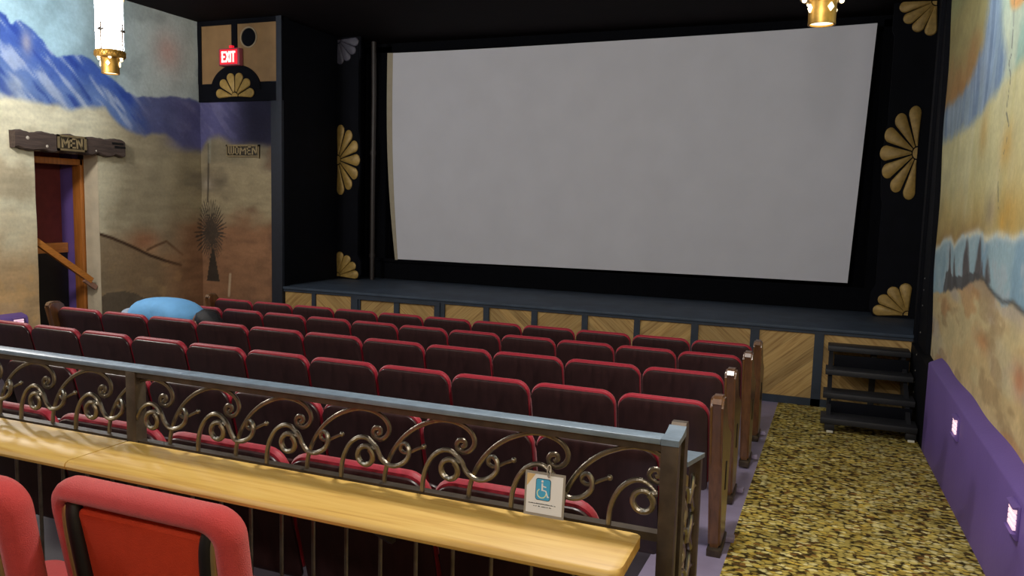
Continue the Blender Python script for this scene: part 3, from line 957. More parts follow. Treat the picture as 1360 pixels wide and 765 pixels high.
# ------------------------------------------------------------------ gold fans
def petal_poly(r0, r1, w0, w1, n=10):
    pts = [(-w0 / 2, r0), ]
    c = r1 - w1 / 2
    for k in range(n + 1):
        a = PI - PI * k / n
        pts.append((w1 / 2 * math.cos(a), c + w1 / 2 * math.sin(a)))
    pts.append((w0 / 2, r0))
    return pts
def fan(name, label, loc, angs, R, r0, sx, sz, mat, hub_from, hub_to, w1, group):
    """half or quarter rosette standing proud of a wall that faces -y; angles from +z towards +x"""
    t = thing(name, label, 'ornament', loc, 0, group)
    for a in angs:
        pp = petal_poly(r0, R, .026, w1)
        outer = []
        for u, v in pp:
            outer.append(((u * math.cos(a) + v * math.sin(a)) * sx, (-u * math.sin(a) + v * math.cos(a)) * sz))
        cx = sum(p[0] for p in outer) / len(outer)
        cz = sum(p[1] for p in outer) / len(outer)
        inner = [(cx + (x - cx) * .82, cz + (z - cz) * .86) for x, z in outer]
        mb = MB()
        n = len(outer)
        vs = [(x, 0, z) for x, z in outer] + [(x, -.012, z) for x, z in outer] + [(x, -.022, z) for x, z in inner]
        fs = [tuple(range(n))]
        for k in range(n):
            j = (k + 1) % n
            fs += [(k, j, n + j, n + k), (n + k, n + j, 2 * n + j, 2 * n + k)]
        fs.append(tuple(range(2 * n, 3 * n)))
        mb.add(vs, fs)
        mb.build('petal', mat, t)
    mb = MB()
    hp = [(0, 0)] + [(r0 * .8 * math.sin(hub_from + (hub_to - hub_from) * k / 14) * sx, r0 * .8 * math.cos(hub_from + (hub_to - hub_from) * k / 14) * sz) for k in range(15)]
    mb.prism(hp, 'y', -.02, 0)
    mb.build('hub', mat, t)
    return t
D2 = math.radians
YP = 10.8
XPL, XPR = -7.36, 1.045
fan('gold_fan', 'gold half rosette on the black pilaster left of the screen', (XPL + .005, YP - .001, 2.41), [D2(9 + 27 * k) for k in range(7)], .56, .085, .74, 1.0, M_gold, 0, PI, .186, 'gold fan ornaments')
fan('gold_fan', 'gold half rosette on the black pilaster right of the screen', (XPR - .10, YP - .001, 2.53), [-D2(9 + 27 * k) for k in range(7)], .57, .085, .72, 1.0, M_gold, -PI, 0, .186, 'gold fan ornaments')
fan('gold_fan', 'gold quarter fan at the foot of the left pilaster', (XPL + .005, YP - .001, .545), [D2(8 + 25 * k) for k in range(4)], .40, .06, 1.0, 1.0, M_gold, 0, PI / 2, .138, 'gold fan ornaments')
fan('gold_fan', 'gold quarter fan at the foot of the right pilaster above the steps', (XPR - .06, YP - .001, .545), [-D2(8 + 25 * k) for k in range(4)], .40, .06, 1.0, 1.0, M_gold, -PI / 2, 0, .138, 'gold fan ornaments')
fan('gold_fan', 'dim grey quarter fan in the upper left corner beside the screen', (XPL + .005, YP - .001, 4.28), [D2(98 + 25 * k) for k in range(4)], .38, .06, 1.0, 1.0, M_grey_orn, PI / 2, PI, .134, 'gold fan ornaments')
fan('gold_fan', 'dim quarter fan in the upper right corner beside the mural', (XPR - .02, YP - .001, 4.31), [-D2(98 + 25 * k) for k in range(4)], .40, .06, 1.0, 1.0, M_gold, -PI, -PI / 2, .134, 'gold fan ornaments')
fan('gold_fan', 'six-petal gold fan below the red EXIT sign', (-8.10, YS - .046, 3.225), [D2(-80 + 32 * k) for k in range(6)], .345, .07, 1.0, 1.0, M_gold, -PI / 2, PI / 2, .134, 'gold fan ornaments')

# ------------------------------------------------------------------ stage house
SXL, SXR = -7.28, .93
mb = MB()
mb.box(SXL - .2, SXL - .08, YS, 12.3, -.5, CEIL)
struct(mb, 'wall_stage_left', M_black)
mb = MB()
mb.box(1.10, 1.25, 9.4, 12.3, -.5, CEIL)
struct(mb, 'wall_stage_right', M_black)
mb = MB()
mb.box(-9.0, 1.25, 11.75, 11.9, -.5, CEIL)
struct(mb, 'wall_stage_back', M_fabblk)
# columns either side of the opening
mb = MB()
mb.box(-7.49, -7.375, YS - .02, YS + .03, -.55, 4.32)
mb.box(-7.375, -7.285, YS - .045, YS + .12, -.55, 4.32)
struct(mb, 'trim_3', pmat('dark_column_paint', rgb(23, 28, 40), .6, var=.2))
t = thing('corner_column', 'black column with small screw heads between the stage and the right mural', 'column', (0, 0, 0))
t['kind'] = 'structure'
mb = MB()
mb.box(.925, 1.0, YS - .12, YS + .06, -.55, 4.32)
mb.build('front_post', M_black, t)
mb = MB()
mb.prism([(8.50, .4), (YS - .1, .4), (YS - .1, 4.32), (9.14, 4.32), (8.70, 1.2)], 'x', .957, 1.05)
mb.box(.903, 1.05, 7.725, YS - .1, -.55, .44)
mb.build('side_board', M_black, t)
for z in (.02, .12, .24, .40, .58, .86, 1.02, 1.14):
    MB().ball((.957 if z > .44 else .903, 9.05 if z > .44 else 8.7, z), .009, (.5, 1, 1), 8).build('screw_head', M_bolt, t)

# stage platform
st = thing('stage', 'low stage with dark blue-grey deck and diagonal plank front below the screen', 'stage', (0, YS, fz(YS)))
z0 = fz(YS)
ZT = .505
def stage_box(x0, x1, y0, y1, za, zb, nm, m, bev=0.0):
    mb = MB()
    mb.box(x0, x1, y0 - YS, y1 - YS, za - z0, zb - z0, bev)
    return mb.build(nm, m, st)
stage_box(SXL - .08, 1.1, YS - .03, 11.75, ZT - .035, ZT, 'deck', M_deck, .004)
stage_box(SXL - .08, 1.1, YS - .012, YS + .05, ZT - .07, ZT - .035, 'fascia', M_navy)
stage_box(SXL - .08, 1.1, YS + .05, YS + .09, z0, ZT - .07, 'backing', M_black)
stage_box(SXL - .02, .93, YS - .012, YS + .05, z0, z0 + .09, 'base_rail', M_navy)
pan = [(-7.275, -6.80), (-6.735, -6.14), (-5.99, -5.45), (-5.37, -4.83), (-4.675, -4.11), (-4.03, -3.44), (-3.36, -2.77), (-2.695, -2.11), (-2.037, -1.425), (-1.34, -.75), (-.65, -.06), (.04, .93)]
for i, (a, b) in enumerate(pan):
    zt = .44 if i not in (2, 3) else .40
    stage_box(a, b, YS + .012, YS + .05, z0 + .09, zt, 'plank_panel', M_planks_up if i % 2 == 0 else M_planks_dn)
    nx = pan[i + 1][0] if i + 1 < len(pan) else None
    if nx is not None:
        stage_box(b, nx, YS - .012, YS + .05, z0, ZT - .07, 'stile', M_navy)
stage_box(-6.08, -4.74, YS - .03, YS - .012, .405, .45, 'access_door_frame', M_navy)
stage_box(-6.08, -6.02, YS - .03, YS - .012, z0, .405, 'access_door_frame', M_navy)
stage_box(-4.80, -4.74, YS - .03, YS - .012, z0, .405, 'access_door_frame', M_navy)

# pilasters
def pilaster(x0, x1, label, sgn):
    t = thing('pilaster', label, 'pilaster', (0, YP, ZT), 0, None)
    mb = MB()
    mb.box(x0, x1, 0, .06, 0, CEIL - ZT)
    mb.build('board', M_black, t)
    # cut-out edge mouldings following the ornaments
    mb = MB()
    xin = x1 if sgn > 0 else x0
    xa = xin - sgn * .05
    pts = [(xin, 0.0), (xin + sgn * .06, .1), (xin + sgn * .05, .3), (xin - sgn * .03, .45), (xa, .6), (xa, 1.2), (xa + sgn * .07, 1.5), (xa + sgn * .09, 1.9), (xa + sgn * .07, 2.3), (xa, 2.6), (xa, 3.3), (xa + sgn * .08, 3.5), (xa + sgn * .08, CEIL - ZT), (xin - sgn * .1, CEIL - ZT), (xin - sgn * .1, 0)]
    mb.prism(pts, 'y', .005, .05)
    mb.build('scalloped_edge', M_black, t)
    return t
pilaster(XPL, -6.98, 'black scalloped pilaster at the left of the screen', 1)
pilaster(.60, 1.10, 'black scalloped pilaster at the right of the screen', -1)
t = tag(MB().tube([(0, 0, 0), (0, 0, 1.6), (.01, 0, 2.9), (.0, 0, 3.75)], .038, 12).tube([(0, 0, 2.0), (0, 0, 2.06)], .046, 12).tube([(0, 0, .36), (0, 0, .42)], .048, 12).build('conduit_pipe', M_pipe, None, (-6.80, 10.95, ZT)),
        'thin brown vertical pipe between the left pilaster and the screen', 'pipe')

# movie screen
YSC = 11.3
scr = thing('movie_screen', 'huge blank white cinema screen above the stage', 'screen', (0, YSC, ZT))
mb = MB()
nx, nz = 40, 24
TL, BL, BR, TR = (-6.60, 4.12), (-6.47, .83), (.285, .87), (.415, 4.18)
vs = []
for j in range(nz + 1):
    t_ = j / nz
    for i in range(nx + 1):
        s_ = i / nx
        lx = BL[0] + (TL[0] - BL[0]) * t_ - .05 * math.sin(PI * min(1, t_ * 1.0)) * (1 - s_) ** 8
        lz = BL[1] + (TL[1] - BL[1]) * t_
        rx = BR[0] + (TR[0] - BR[0]) * t_
        rz = BR[1] + (TR[1] - BR[1]) * t_
        yy = -.10 * abs(2 * s_ - 1) ** 3
        vs.append((lx + (rx - lx) * s_, yy, lz + (rz - lz) * s_ - ZT))
fs = []
for j in range(nz):
    for i in range(nx):
        a = j * (nx + 1) + i
        fs.append((a, a + 1, a + nx + 2, a + nx + 1))
n0 = len(vs)
vs += [(x, y + .012, z) for x, y, z in vs]
fs += [tuple(k + n0 for k in reversed(f)) for f in fs]
rim = [i for i in range(nx + 1)] + [j * (nx + 1) + nx for j in range(1, nz + 1)] + [nz * (nx + 1) + i for i in range(nx - 1, -1, -1)] + [j * (nx + 1) for j in range(nz - 1, 0, -1)]
for k in range(len(rim)):
    a, b = rim[k], rim[(k + 1) % len(rim)]
    fs.append((a, b, b + n0, a + n0))
mb.add(vs, fs)
mb.build('sheet', M_screen, scr)
# side strip on the left edge
mb = MB()
vs = []
for j in range(nz + 1):
    t_ = j / nz
    lx = BL[0] + (TL[0] - BL[0]) * t_ - .05 * math.sin(PI * t_)
    z = BL[1] + (TL[1] - BL[1]) * t_ - ZT
    vs += [(lx - .085 + .05 * (1 - t_) ** 3, -.13, z), (lx, -.105, z), (lx, -.09, z), (lx - .085 + .05 * (1 - t_) ** 3, -.115, z)]
fs = []
for j in range(nz):
    for k in range(4):
        fs.append((j * 4 + k, j * 4 + (k + 1) % 4, (j + 1) * 4 + (k + 1) % 4, (j + 1) * 4 + k))
mb.add(vs, fs)
b = mb.build('edge_strip', M_screenedge, scr)
b['label'] = 'beige cloth strip along the left edge'
mb = MB()
mb.box(-7.2, 1.0, -.06, -.04 + .3, .005, .30)
mb.box(-6.9, -5.05, -.10, -.06, .285, .335)
mb.box(-5.05, .6, -.085, -.06, .005, .31)
mb.build('lower_masking', M_fabblk, scr)
mb = MB()
mb.box(-7.2, -6.72, .06, .12, 0, 3.75)
mb.box(.50, 1.0, .06, .12, 0, 3.75)
mb.box(-7.2, 1.0, .06, .12, 3.66, 3.80)
mb.build('masking', M_fabblk, scr)

# ------------------------------------------------------------------ stage steps
sp = thing('stage_steps', 'open black wooden steps leading up to the right end of the stage', 'stairs', (0, YS, z0))
tr = [(9.17, .36, .085, .885), (8.76, .18, .072, .885), (8.44, .005, .062, .885), (8.09, -.165, .05, .885)]
def sbox(x0, x1, y0, y1, za, zb, nm, m=M_steps, bev=.004):
    mb = MB()
    mb.box(x0, x1, y0 - YS, y1 - YS, za - z0, zb - z0, bev)
    return mb.build(nm, m, sp)
for k, (y, z, xa, xb) in enumerate(tr):
    sbox(xa, xb, y - .14, y + .14, z - .055, z, 'tread')
for xs in (.10, .80):
    mb = MB()
    for k in range(3):
        pass
    poly = [(8.24, -.34), (8.46, -.34), (9.30, .20), (9.30, .32), (9.06, .32), (8.98, .07), (8.80, .07), (8.74, -.13), (8.55, -.13), (8.50, -.33)]
    poly = [(7.98 - YS, fz(8) + .03 - z0), (8.08 - YS, fz(8) + .03 - z0), (8.12 - YS, -.29 - z0), (9.33 - YS, .14 - z0), (9.33 - YS, .31 - z0), (9.06 - YS, .31 - z0), (7.98 - YS, -.215 - z0)]
    mb.prism(poly, 'x', xs, xs + .04)
    mb.build('stringer', M_steps, sp)
    sbox(xs - .01, xs + .08, 7.97, 8.05, fz(8) + .03, -.22, 'leg')
    sbox(xs + .01, xs + .07, 7.965, 8.04, fz(8) + .008, fz(8) + .03, 'foot_pad', M_white)['label'] = 'white block under the leg'
sbox(.52, .58, 9.20, 9.30, -.36, .30, 'brace')
sbox(.15, .86, 8.86, 8.885, .13, .30, 'riser', M_black)
sbox(.12, .86, 8.24, 8.265, -.20, -.06, 'riser', M_black)

# ------------------------------------------------------------------ step lights
def step_light(loc, side, label):
    t = thing('step_light', label, 'light', loc, 0, 'purple step lights')
    s = -1 if side == 'r' else 1
    mb = MB()
    mb.box(min(0, s * .012), max(0, s * .012), -.075, .075, -.10, .06, .002)
    mb.prism([(s * .012, .06), (s * .034, .052), (s * .034, .046), (s * .012, .046)], 'y', -.075, .075)
    mb.prism([(s * .012, -.10), (s * .012, -.07), (s * .034, -.07)], 'y', -.075, .075)
    hs = mb.build('housing', M_purple, t)
    for k in range(4):
        mb = MB()
        mb.box(min(s * .011, s * .024), max(s * .011, s * .024), -.058, .058, -.058 + k * .026, -.040 + k * .026)
        mb.build('light_slit', M_steplamp, hs)
    return t
step_light((.9, 5.96, .385), 'r', 'louvred step light on the purple dado nearer the stage steps')
step_light((.9, 4.16, .415), 'r', 'louvred step light on the purple dado nearest the camera, by the carpet')
step_light((-8.68, 6.29, .26), 'l', 'louvred step light on the purple dado beside the MEN doorway')

# ------------------------------------------------------------------ lanterns
def lantern(loc, label):
    t = thing('pendant_lantern', label, 'lamp', loc, 0, 'hanging brass lanterns')
    mb = MB()
    mb.lathe([(0.0, .045), (.080, .045), (.080, 0.0), (.094, 0.0), (.092, .02), (.094, .15), (.10, .165), (.0, .165)], 32)
    cup = mb.build('brass_cup', M_brass, t)
    mb = MB()
    mb.lathe([(0, .030), (.079, .030), (.079, .012), (0, .012)], 32)
    b = mb.build('lower_diffuser', M_lampwarm, t)
    for a in (.6, .6 + PI / 2, .6 + PI, .6 + PI * 1.5):
        mb = MB()
        c = Vector((.098 * math.cos(a), .098 * math.sin(a), .105))
        tx = Vector((-math.sin(a), math.cos(a), 0))
        n = Vector((math.cos(a), math.sin(a), 0)) * .006
        q = [c + tx * .022, c + Vector((0, 0, .03)), c - tx * .022, c - Vector((0, 0, .03))]
        mb.add([v - n for v in q] + [v + n for v in q], [(3, 2, 1, 0), (4, 5, 6, 7), (0, 1, 5, 4), (1, 2, 6, 5), (2, 3, 7, 6), (3, 0, 4, 7)])
        mb.build('diamond', M_lampwarm, cup)
    mb = MB()
    mb.lathe([(.10, .165), (.148, .17), (.155, .18), (.155, .24), (.148, .25), (.128, .25), (.128, .2), (.10, .19)], 40)
    for k in range(20):
        a = 2 * PI * k / 20
        mb.tube([(.157 * math.cos(a), .157 * math.sin(a), .185), (.157 * math.cos(a + .157), .157 * math.sin(a + .157), .235)], .004, 5)
        mb.tube([(.157 * math.cos(a + .157), .157 * math.sin(a + .157), .235), (.157 * math.cos(a + .314), .157 * math.sin(a + .314), .185)], .004, 5)
    mb.build('brass_ring', M_brass, t)
    for k in range(6):
        a = 2 * PI * k / 6 + .3
        mb = MB().ball((.128 * math.cos(a), .128 * math.sin(a), .165), .018, n=8)
        mb.build('bulb', M_lampwarm, t)
    mb = MB()
    mb.lathe([(0, .25), (.140, .25), (.140, .80), (0, .80)], 40)
    mb.build('glass_cylinder', M_glass, t)
    for k in range(4):
        a = 2 * PI * k / 4 + .25
        x, y = .152 * math.cos(a), .152 * math.sin(a)
        mb = MB()
        mb.tube([(x, y, .24), (x, y, .52)], .010, 6)
        mb.ball((x, y, .455), .036, (.8, .8, .55), 8)
        mb.tube([(x - .04 * math.sin(a), y + .04 * math.cos(a), .455), (x + .04 * math.sin(a), y - .04 * math.cos(a), .455)], .010, 6)
        mb.ball((x, y, .525), .012, n=8)
        mb.build('finial_rod', M_wroughtdk, t)
    mb = MB()
    mb.lathe([(0, .80), (.155, .80), (.16, .83), (.12, .86), (.03, .90), (.012, .94), (.012, CEIL - loc[2] - .03), (.06, CEIL - loc[2] - .03), (.06, CEIL - loc[2]), (0, CEIL - loc[2])], 32)
    mb.build('cap_and_stem', M_brass, t)
    return t
lantern((-7.48, 6.61, 3.10), 'white glass lantern with brass base hanging in front of the blue mountain mural')
lantern((-.134, 6.10, 3.10), 'lantern with only its brass base showing above the top of the screen')

# ------------------------------------------------------------------ theatre seats
def rr_outline(w, h, rt, rb, inset=0.0, n=6):
    """rounded rectangle, x centred, z from 0 to h"""
    x = w / 2 - inset
    z1 = h - inset
    z0 = inset
    rt = max(.004, rt - inset)
    rb = max(.004, rb - inset)
    pts = []
    for cx, cz, r, a0 in ((x - rt, z1 - rt, rt, 0), (-x + rt, z1 - rt, rt, 90), (-x + rb, z0 + rb, rb, 180), (x - rb, z0 + rb, rb, 270)):
        for k in range(n + 1):
            a = math.radians(a0 + 90 * k / n)
            pts.append((cx + r * math.cos(a), cz + r * math.sin(a)))
    return pts

def slab(mb, w, h, rt, rb, t, er, bow=0.0, xf=None, n=6):
    """rounded slab, y from 0 (rear) to t, soft edges of radius er"""
    prof = [(er, 0), (er * .3, er * .3), (0, er), (0, t - er), (er * .3, t - er * .3), (er, t)]
    rings = []
    for ins, y in prof:
        rings.append([(x, y + bow * (1 - (2 * x / w) ** 2), z) for x, z in rr_outline(w, h, rt, rb, ins, n)])
    m = len(rings[0])
    vs = [p for r in rings for p in r]
    fs = []
    for i in range(len(rings) - 1):
        for k in range(m):
            fs.append((i * m + k, i * m + (k + 1) % m, (i + 1) * m + (k + 1) % m, (i + 1) * m + k))
    # caps as a strip across (left half to right half) so that the bow is smooth
    def cap(base, flip):
        # outline order: right-top arc, left-top arc, left-bottom arc, right-bottom arc
        q = n + 1
        top = [base + q - 1 + 0, base + q]
        k = 2 * q
        pairs = []
        for a in range(m // 2):
            pass
        o = [base + i for i in range(m)]
        # pair i-th from the right side going down with mirrored left
        right = o[0:q][::-1] + o[3 * q:4 * q][::-1]
        left = o[q:2 * q] + o[2 * q:3 * q]
        for i in range(len(right) - 1):
            f = (right[i], left[i], left[i + 1], right[i + 1])
            fs.append(f if not flip else f[::-1])
    cap(0, False)
    cap((len(rings) - 1) * m, True)
    if xf:
        vs = [tuple(xf @ Vector(p)) for p in vs]
    mb.add(vs, fs, True)
    return mb

LEAN = math.radians(15)
def seat_meshes(s):
    """parts of one folding seat of pitch s; origin on the floor under the top of its back"""
    H = .87
    bh = .52
    w = s - .012
    xf = Matrix.Translation((0, .015, H)) @ Matrix.Rotation(LEAN, 4, 'X') @ Matrix.Translation((0, 0, -bh))
    parts = []
    mb = slab(MB(), w - .012, bh - .006, .07, .03, .016, .005, bow=.018, xf=xf)
    parts.append(('back_panel', mb.mesh('back_panel'), M_seatwood))
    xf2 = Matrix.Translation((0, .015, H)) @ Matrix.Rotation(LEAN, 4, 'X') @ Matrix.Translation((0, .012, -bh + .03))
    mb = slab(MB(), w + .002, bh - .023, .078, .03, .040, .017, bow=.016, xf=xf2)
    parts.append(('back_cushion', mb.mesh('back_cushion'), M_seatred))
    xs2 = Matrix.Translation((0, .225, .38)) @ Matrix.Rotation(LEAN, 4, 'X')
    mb = slab(MB(), w - .075, .40, .05, .06, .016, .005, xf=xs2 @ Matrix.Translation((0, .085, 0)))
    parts.append(('seat_pan', mb.mesh('seat_pan'), M_seatwood))
    mb = slab(MB(), w - .07, .40, .05, .06, .085, .026, xf=xs2)
    parts.append(('seat_cushion', mb.mesh('seat_cushion'), M_seatred))
    mb = MB()
    mb.prism([(.10, .60), (.16, .60), (.44, .60), (.43, .56), (.27, .50), (.26, .03), (.36, .012), (.36, 0), (.10, 0), (.10, .012), (.18, .03), (.17, .40), (.12, .55)], 'x', -s / 2 + .002, -s / 2 + .026)
    parts.append(('standard', mb.mesh('standard'), M_iron))
    mb = MB().box(-s / 2 + .002, -s / 2 + .046, .15, .46, .60, .625, .006)
    parts.append(('armrest', mb.mesh('armrest'), M_endwood))
    for nm, me, m in parts:
        me.materials.append(m)
    return parts

ORD = ['first', 'second', 'third', 'fourth', 'fifth', 'sixth', 'seventh', 'eighth', 'ninth', 'tenth', 'eleventh', 'twelfth']
rows = [  # y, top z, pitch, right end, count, phrase
    (2.134, .900, .562, -.566, 5, 'back row just behind the iron railing'),
    (3.110, .800, .555, -.575, 7, 'second row in front of the railing'),
    (4.085, .768, .505, -.506, 12, 'third row from the railing'),
    (5.060, .7245, .542, -.547, 11, 'third row from the stage'),
    (6.036, .674, .496, -.529, 11, 'second row from the stage'),
    (7.011, .6096, .540, -.533, 11, 'front row nearest the stage'),
]
def end_panel_meshes():
    mb = MB()
    prof = [(-.02, .885), (-.035, .90), (-.02, .925), (.02, .935), (.085, .93), (.12, .90), (.17, .80), (.26, .70), (.34, .66), (.44, .645), (.47, .61), (.45, .55), (.42, .48), (.40, .06), (.18, .05), (.13, .28), (.05, .56)]
    bm = bmesh.new()
    lo = [bm.verts.new((-.034, y, z)) for y, z in prof]
    hi = [bm.verts.new((.034, y, z)) for y, z in prof]
    n = len(prof)
    bm.faces.new(lo)
    bm.faces.new(hi[::-1])
    for k in range(n):
        bm.faces.new((lo[k], lo[(k + 1) % n], hi[(k + 1) % n], hi[k]))
    bmesh.ops.bevel(bm, geom=[e for e in bm.edges if abs(e.verts[0].co.x - e.verts[1].co.x) < 1e-6], offset=.012, segments=3, affect='EDGES')
    me = bpy.data.meshes.new('panel')
    bmesh.ops.recalc_face_normals(bm, faces=bm.faces)
    bm.to_mesh(me)
    bm.free()
    for p in me.polygons:
        p.use_smooth = True
    me.set_sharp_from_angle(angle=math.radians(40))
    me.materials.append(M_endwood)
    f = MB().box(-.036, .04, .15, .44, 0, .05, .005).mesh('foot')
    f.materials.append(M_wroughtdk)
    b = MB().box(.032, .038, .24, .27, .36, .52, .002).mesh('slot_plate')
    b.materials.append(M_blk_plastic)
    k = MB().box(.036, .085, .40, .46, 0, .03, .004).mesh('floor_bracket')
    k.materials.append(M_lav)
    return [('panel', me), ('foot', f), ('slot_plate', b), ('floor_bracket', k)]
EP = end_panel_meshes()
def end_panel(x, y, z, label, flip=False):
    t = thing('row_end_panel', label, 'end panel', (x, y, z), 0, 'brown wooden panels at the row ends')
    for nm, me in EP:
        o = bpy.data.objects.new(nm, me)
        COL.objects.link(o)
        o.parent = t
    if flip:
        t.scale = (-1, 1, 1)
    return t
for ri, (y, zt, s, x0, n, phrase) in enumerate(rows):
    parts = seat_meshes(s)
    z = zt - .87
    proto = None
    for k in range(n):
        x = x0 - s * (k + .5)
        lab = 'red-edged theatre seat, %s from the right aisle, %s' % (ORD[k], phrase)
        if proto is None:
            proto = thing('theatre_seat', lab, 'seat', (x, y, z), 0, 'folding seats in the ' + phrase)
            made = {}
            for nm, me, m in parts:
                o = bpy.data.objects.new(nm, me)
                COL.objects.link(o)
                o.parent = made.get({'seat_cushion': 'seat_pan', 'armrest': 'standard'}.get(nm), proto)
                made[nm] = o
        else:
            dup(proto, (x, y, z), None, lab)
    if ri > 0:
        end_panel(x0 + .038, y, z, 'brown wooden end panel on the right aisle, ' + phrase)
    if ri >= 3:
        end_panel(x0 - s * n - .040, y, z, 'brown wooden end panel on the far left, ' + phrase, True)

# ------------------------------------------------------------------ platform, railing and counter at the back
PZ = .20
mb = MB()
mb.box(-8.68, -.32, YB, 2.03, -.3, PZ)
struct(mb, 'floor_platform', pmat('dark_platform_carpet', rgb(46, 26, 26), .9, var=.3, vscale=30))

RY = 2.0
big = [[0.0008, 0.0055], [0.0041, 0.0356], [0.0146, 0.0732], [0.0359, 0.1153], [0.0677, 0.1553], [0.1096, 0.1898], [0.158, 0.2133], [0.199, 0.2236], [0.2397, 0.2214], [0.2735, 0.2085], [0.2925, 0.1894], [0.2977, 0.1685], [0.2882, 0.1485], [0.2684, 0.1363], [0.2482, 0.1415], [0.2411, 0.1555], [0.2489, 0.1691], [0.2643, 0.17], [0.2679, 0.1581], [0.258, 0.1517]]
small = [[0.0, 0.0083], [0.0035, 0.0507], [0.0148, 0.0876], [0.035, 0.1193], [0.0622, 0.139], [0.086, 0.1425], [0.1065, 0.1329], [0.127, 0.1171], [0.1443, 0.0916], [0.168, 0.0734], [0.1945, 0.0726], [0.2204, 0.0848], [0.2361, 0.1045], [0.2355, 0.1272], [0.2222, 0.1405], [0.2093, 0.1356], [0.2064, 0.1209], [0.2196, 0.1124], [0.2358, 0.1167], [0.258, 0.1287], [0.2833, 0.1404]]
coil = [[0.129, 0.115]] + [[.0925 + .0275 * math.cos(math.radians(55 + 24 * k)), .0905 + .0275 * math.sin(math.radians(55 + 24 * k))] for k in range(16)]
ZB = .94 - .004   # lower bar top
RT = 1.20         # rail top
rail = thing('iron_railing', 'wrought iron railing with scrollwork between the counter and the theatre seats', 'railing', (0, RY, PZ))
def rp(mb, nm, m, parent=rail, angle=40):
    return mb.build(nm, m, parent, angle=angle)
def R3(x, dy, z):
    return (x, dy, z - PZ)
XE = -.34
mb = MB()
mb.box(-3.9, XE - .022, -.028, .028, RT - .016 - PZ, RT - PZ, .003)
rp(mb, 'top_rail', M_railtop)
mb = MB()
mb.box(-3.9, XE, -.018, .018, RT - .036 - PZ, RT - .016 - PZ)
rp(mb, 'under_rail', M_wroughtdk)
mb = MB()
mb.box(-3.9, XE, -.016, .016, ZB - .016 - PZ, ZB + .006 - PZ)
rp(mb, 'lower_rail', M_wroughtdk)
mb = MB()
mb.box(-3.9, XE, -.012, .012, .11, .135)
rp(mb, 'foot_rail', M_wroughtdk)
for x in (XE, -2.185):
    mb = MB()
    mb.box(x - .022, x + .022, -.024, .024, 0, RT - .017 - PZ, .003)
    rp(mb, 'post', M_wroughtdk)
pit = .1405
x = -.912 + 2 * pit
i = 0
bigs = [-1.197 + 2 * pit * k for k in range(-9, 3) ]
rr = random.Random(11)
for bx in bigs:
    if bx + .3 > XE + .05:
        sc = .79
    else:
        sc = 1.0
    if abs(bx + 2.185 + 2 * pit * .0) < .05:
        bx += .03
    p = [R3(bx + a * sc, .004, ZB + b * (RT - .036 - ZB) / .2275) for a, b in big]
    mb = MB()
    q = spline(p, 5)
    mb.tube(q, .0075, 8, flat=.8)
    rp(mb, 'large_scroll', M_wrought)
for bx in bigs[:-1] + [bigs[-1]]:
    sx = bx + pit
    if sx > XE - .1:
        continue
    last = sx + .30 > XE
    pts = small if not last else small[:8]
    v = rr.uniform(-.004, .004)
    p = [R3(sx + a + (v if k > 8 else 0), -.014 - (.012 if k > 6 else 0) * math.sin(min(1, (k - 6) / 8) * PI), ZB + b + (v * 1.2 if k > 8 else 0)) for k, (a, b) in enumerate(pts)]
    mb = MB()
    q = spline(p, 5)
    rad = [.0075] * len(q)
    for k in range(len(q)):
        f = k / len(q)
        if f > .62:
            rad[k] = .0075 - .003 * (f - .62) / .38
    mb.tube(q, .0075, 8, radii=rad)
    if not last:
        mb.ball(q[-1], .0085, n=10)
    c2 = [R3(sx + a, -.018 - .012 * k / len(coil), ZB + b) for k, (a, b) in enumerate(coil)]
    mb.tube(spline(c2, 3), .0085, 8)
    rp(mb, 'small_scroll', M_wrought)
k = 0
xb = XE - .13
while xb > -3.8:
    mb = MB()
    mb.tube([(xb, 0, .125), (xb, 0, ZB - .01 - PZ)], .0065, 8)
    rp(mb, 'baluster', M_wrought)
    xb -= .1225
# corner block and the short lower return along the aisle
mb = MB()
mb.prism([(-.028, RT - .016 - PZ), (-.028, RT - PZ), (.02, RT - PZ), (.055, RT + .004 - PZ), (.085, RT + .010 - PZ), (.085, RT - .016 - PZ)], 'x', XE - .022, XE + .024)
rp(mb, 'corner_cap', M_railtop)
mb = MB()
mb.prism([(.086, -.22), (.086, RT + .008 - PZ), (.096, RT + .016 - PZ), (.125, RT + .014 - PZ), (.14, RT + .002 - PZ), (.142, RT - .03 - PZ), (.138, RT - .07 - PZ), (.138, -.22)], 'x', XE - .018, XE + .022)
rp(mb, 'newel', M_wroughtdk)
ret0, ret1 = .139, .49
zt0, zt1 = 1.095 - PZ, 1.02 - PZ
mb = MB()
mb.add([(XE - .045, ret0, zt0 - .014), (XE + .024, ret0, zt0 - .014), (XE + .024, ret1, zt1 - .014), (XE - .045, ret1, zt1 - .014), (XE - .045, ret0, zt0), (XE + .024, ret0, zt0), (XE + .024, ret1, zt1), (XE - .045, ret1, zt1)],
       [(3, 2, 1, 0), (4, 5, 6, 7), (0, 1, 5, 4), (1, 2, 6, 5), (2, 3, 7, 6), (3, 0, 4, 7)])
rp(mb, 'return_rail', M_railtop)
mb = MB()
mb.box(XE - .018, XE + .018, ret1 - .04, ret1, -.2, zt1 - .012, .003)
rp(mb, 'post', M_wroughtdk)
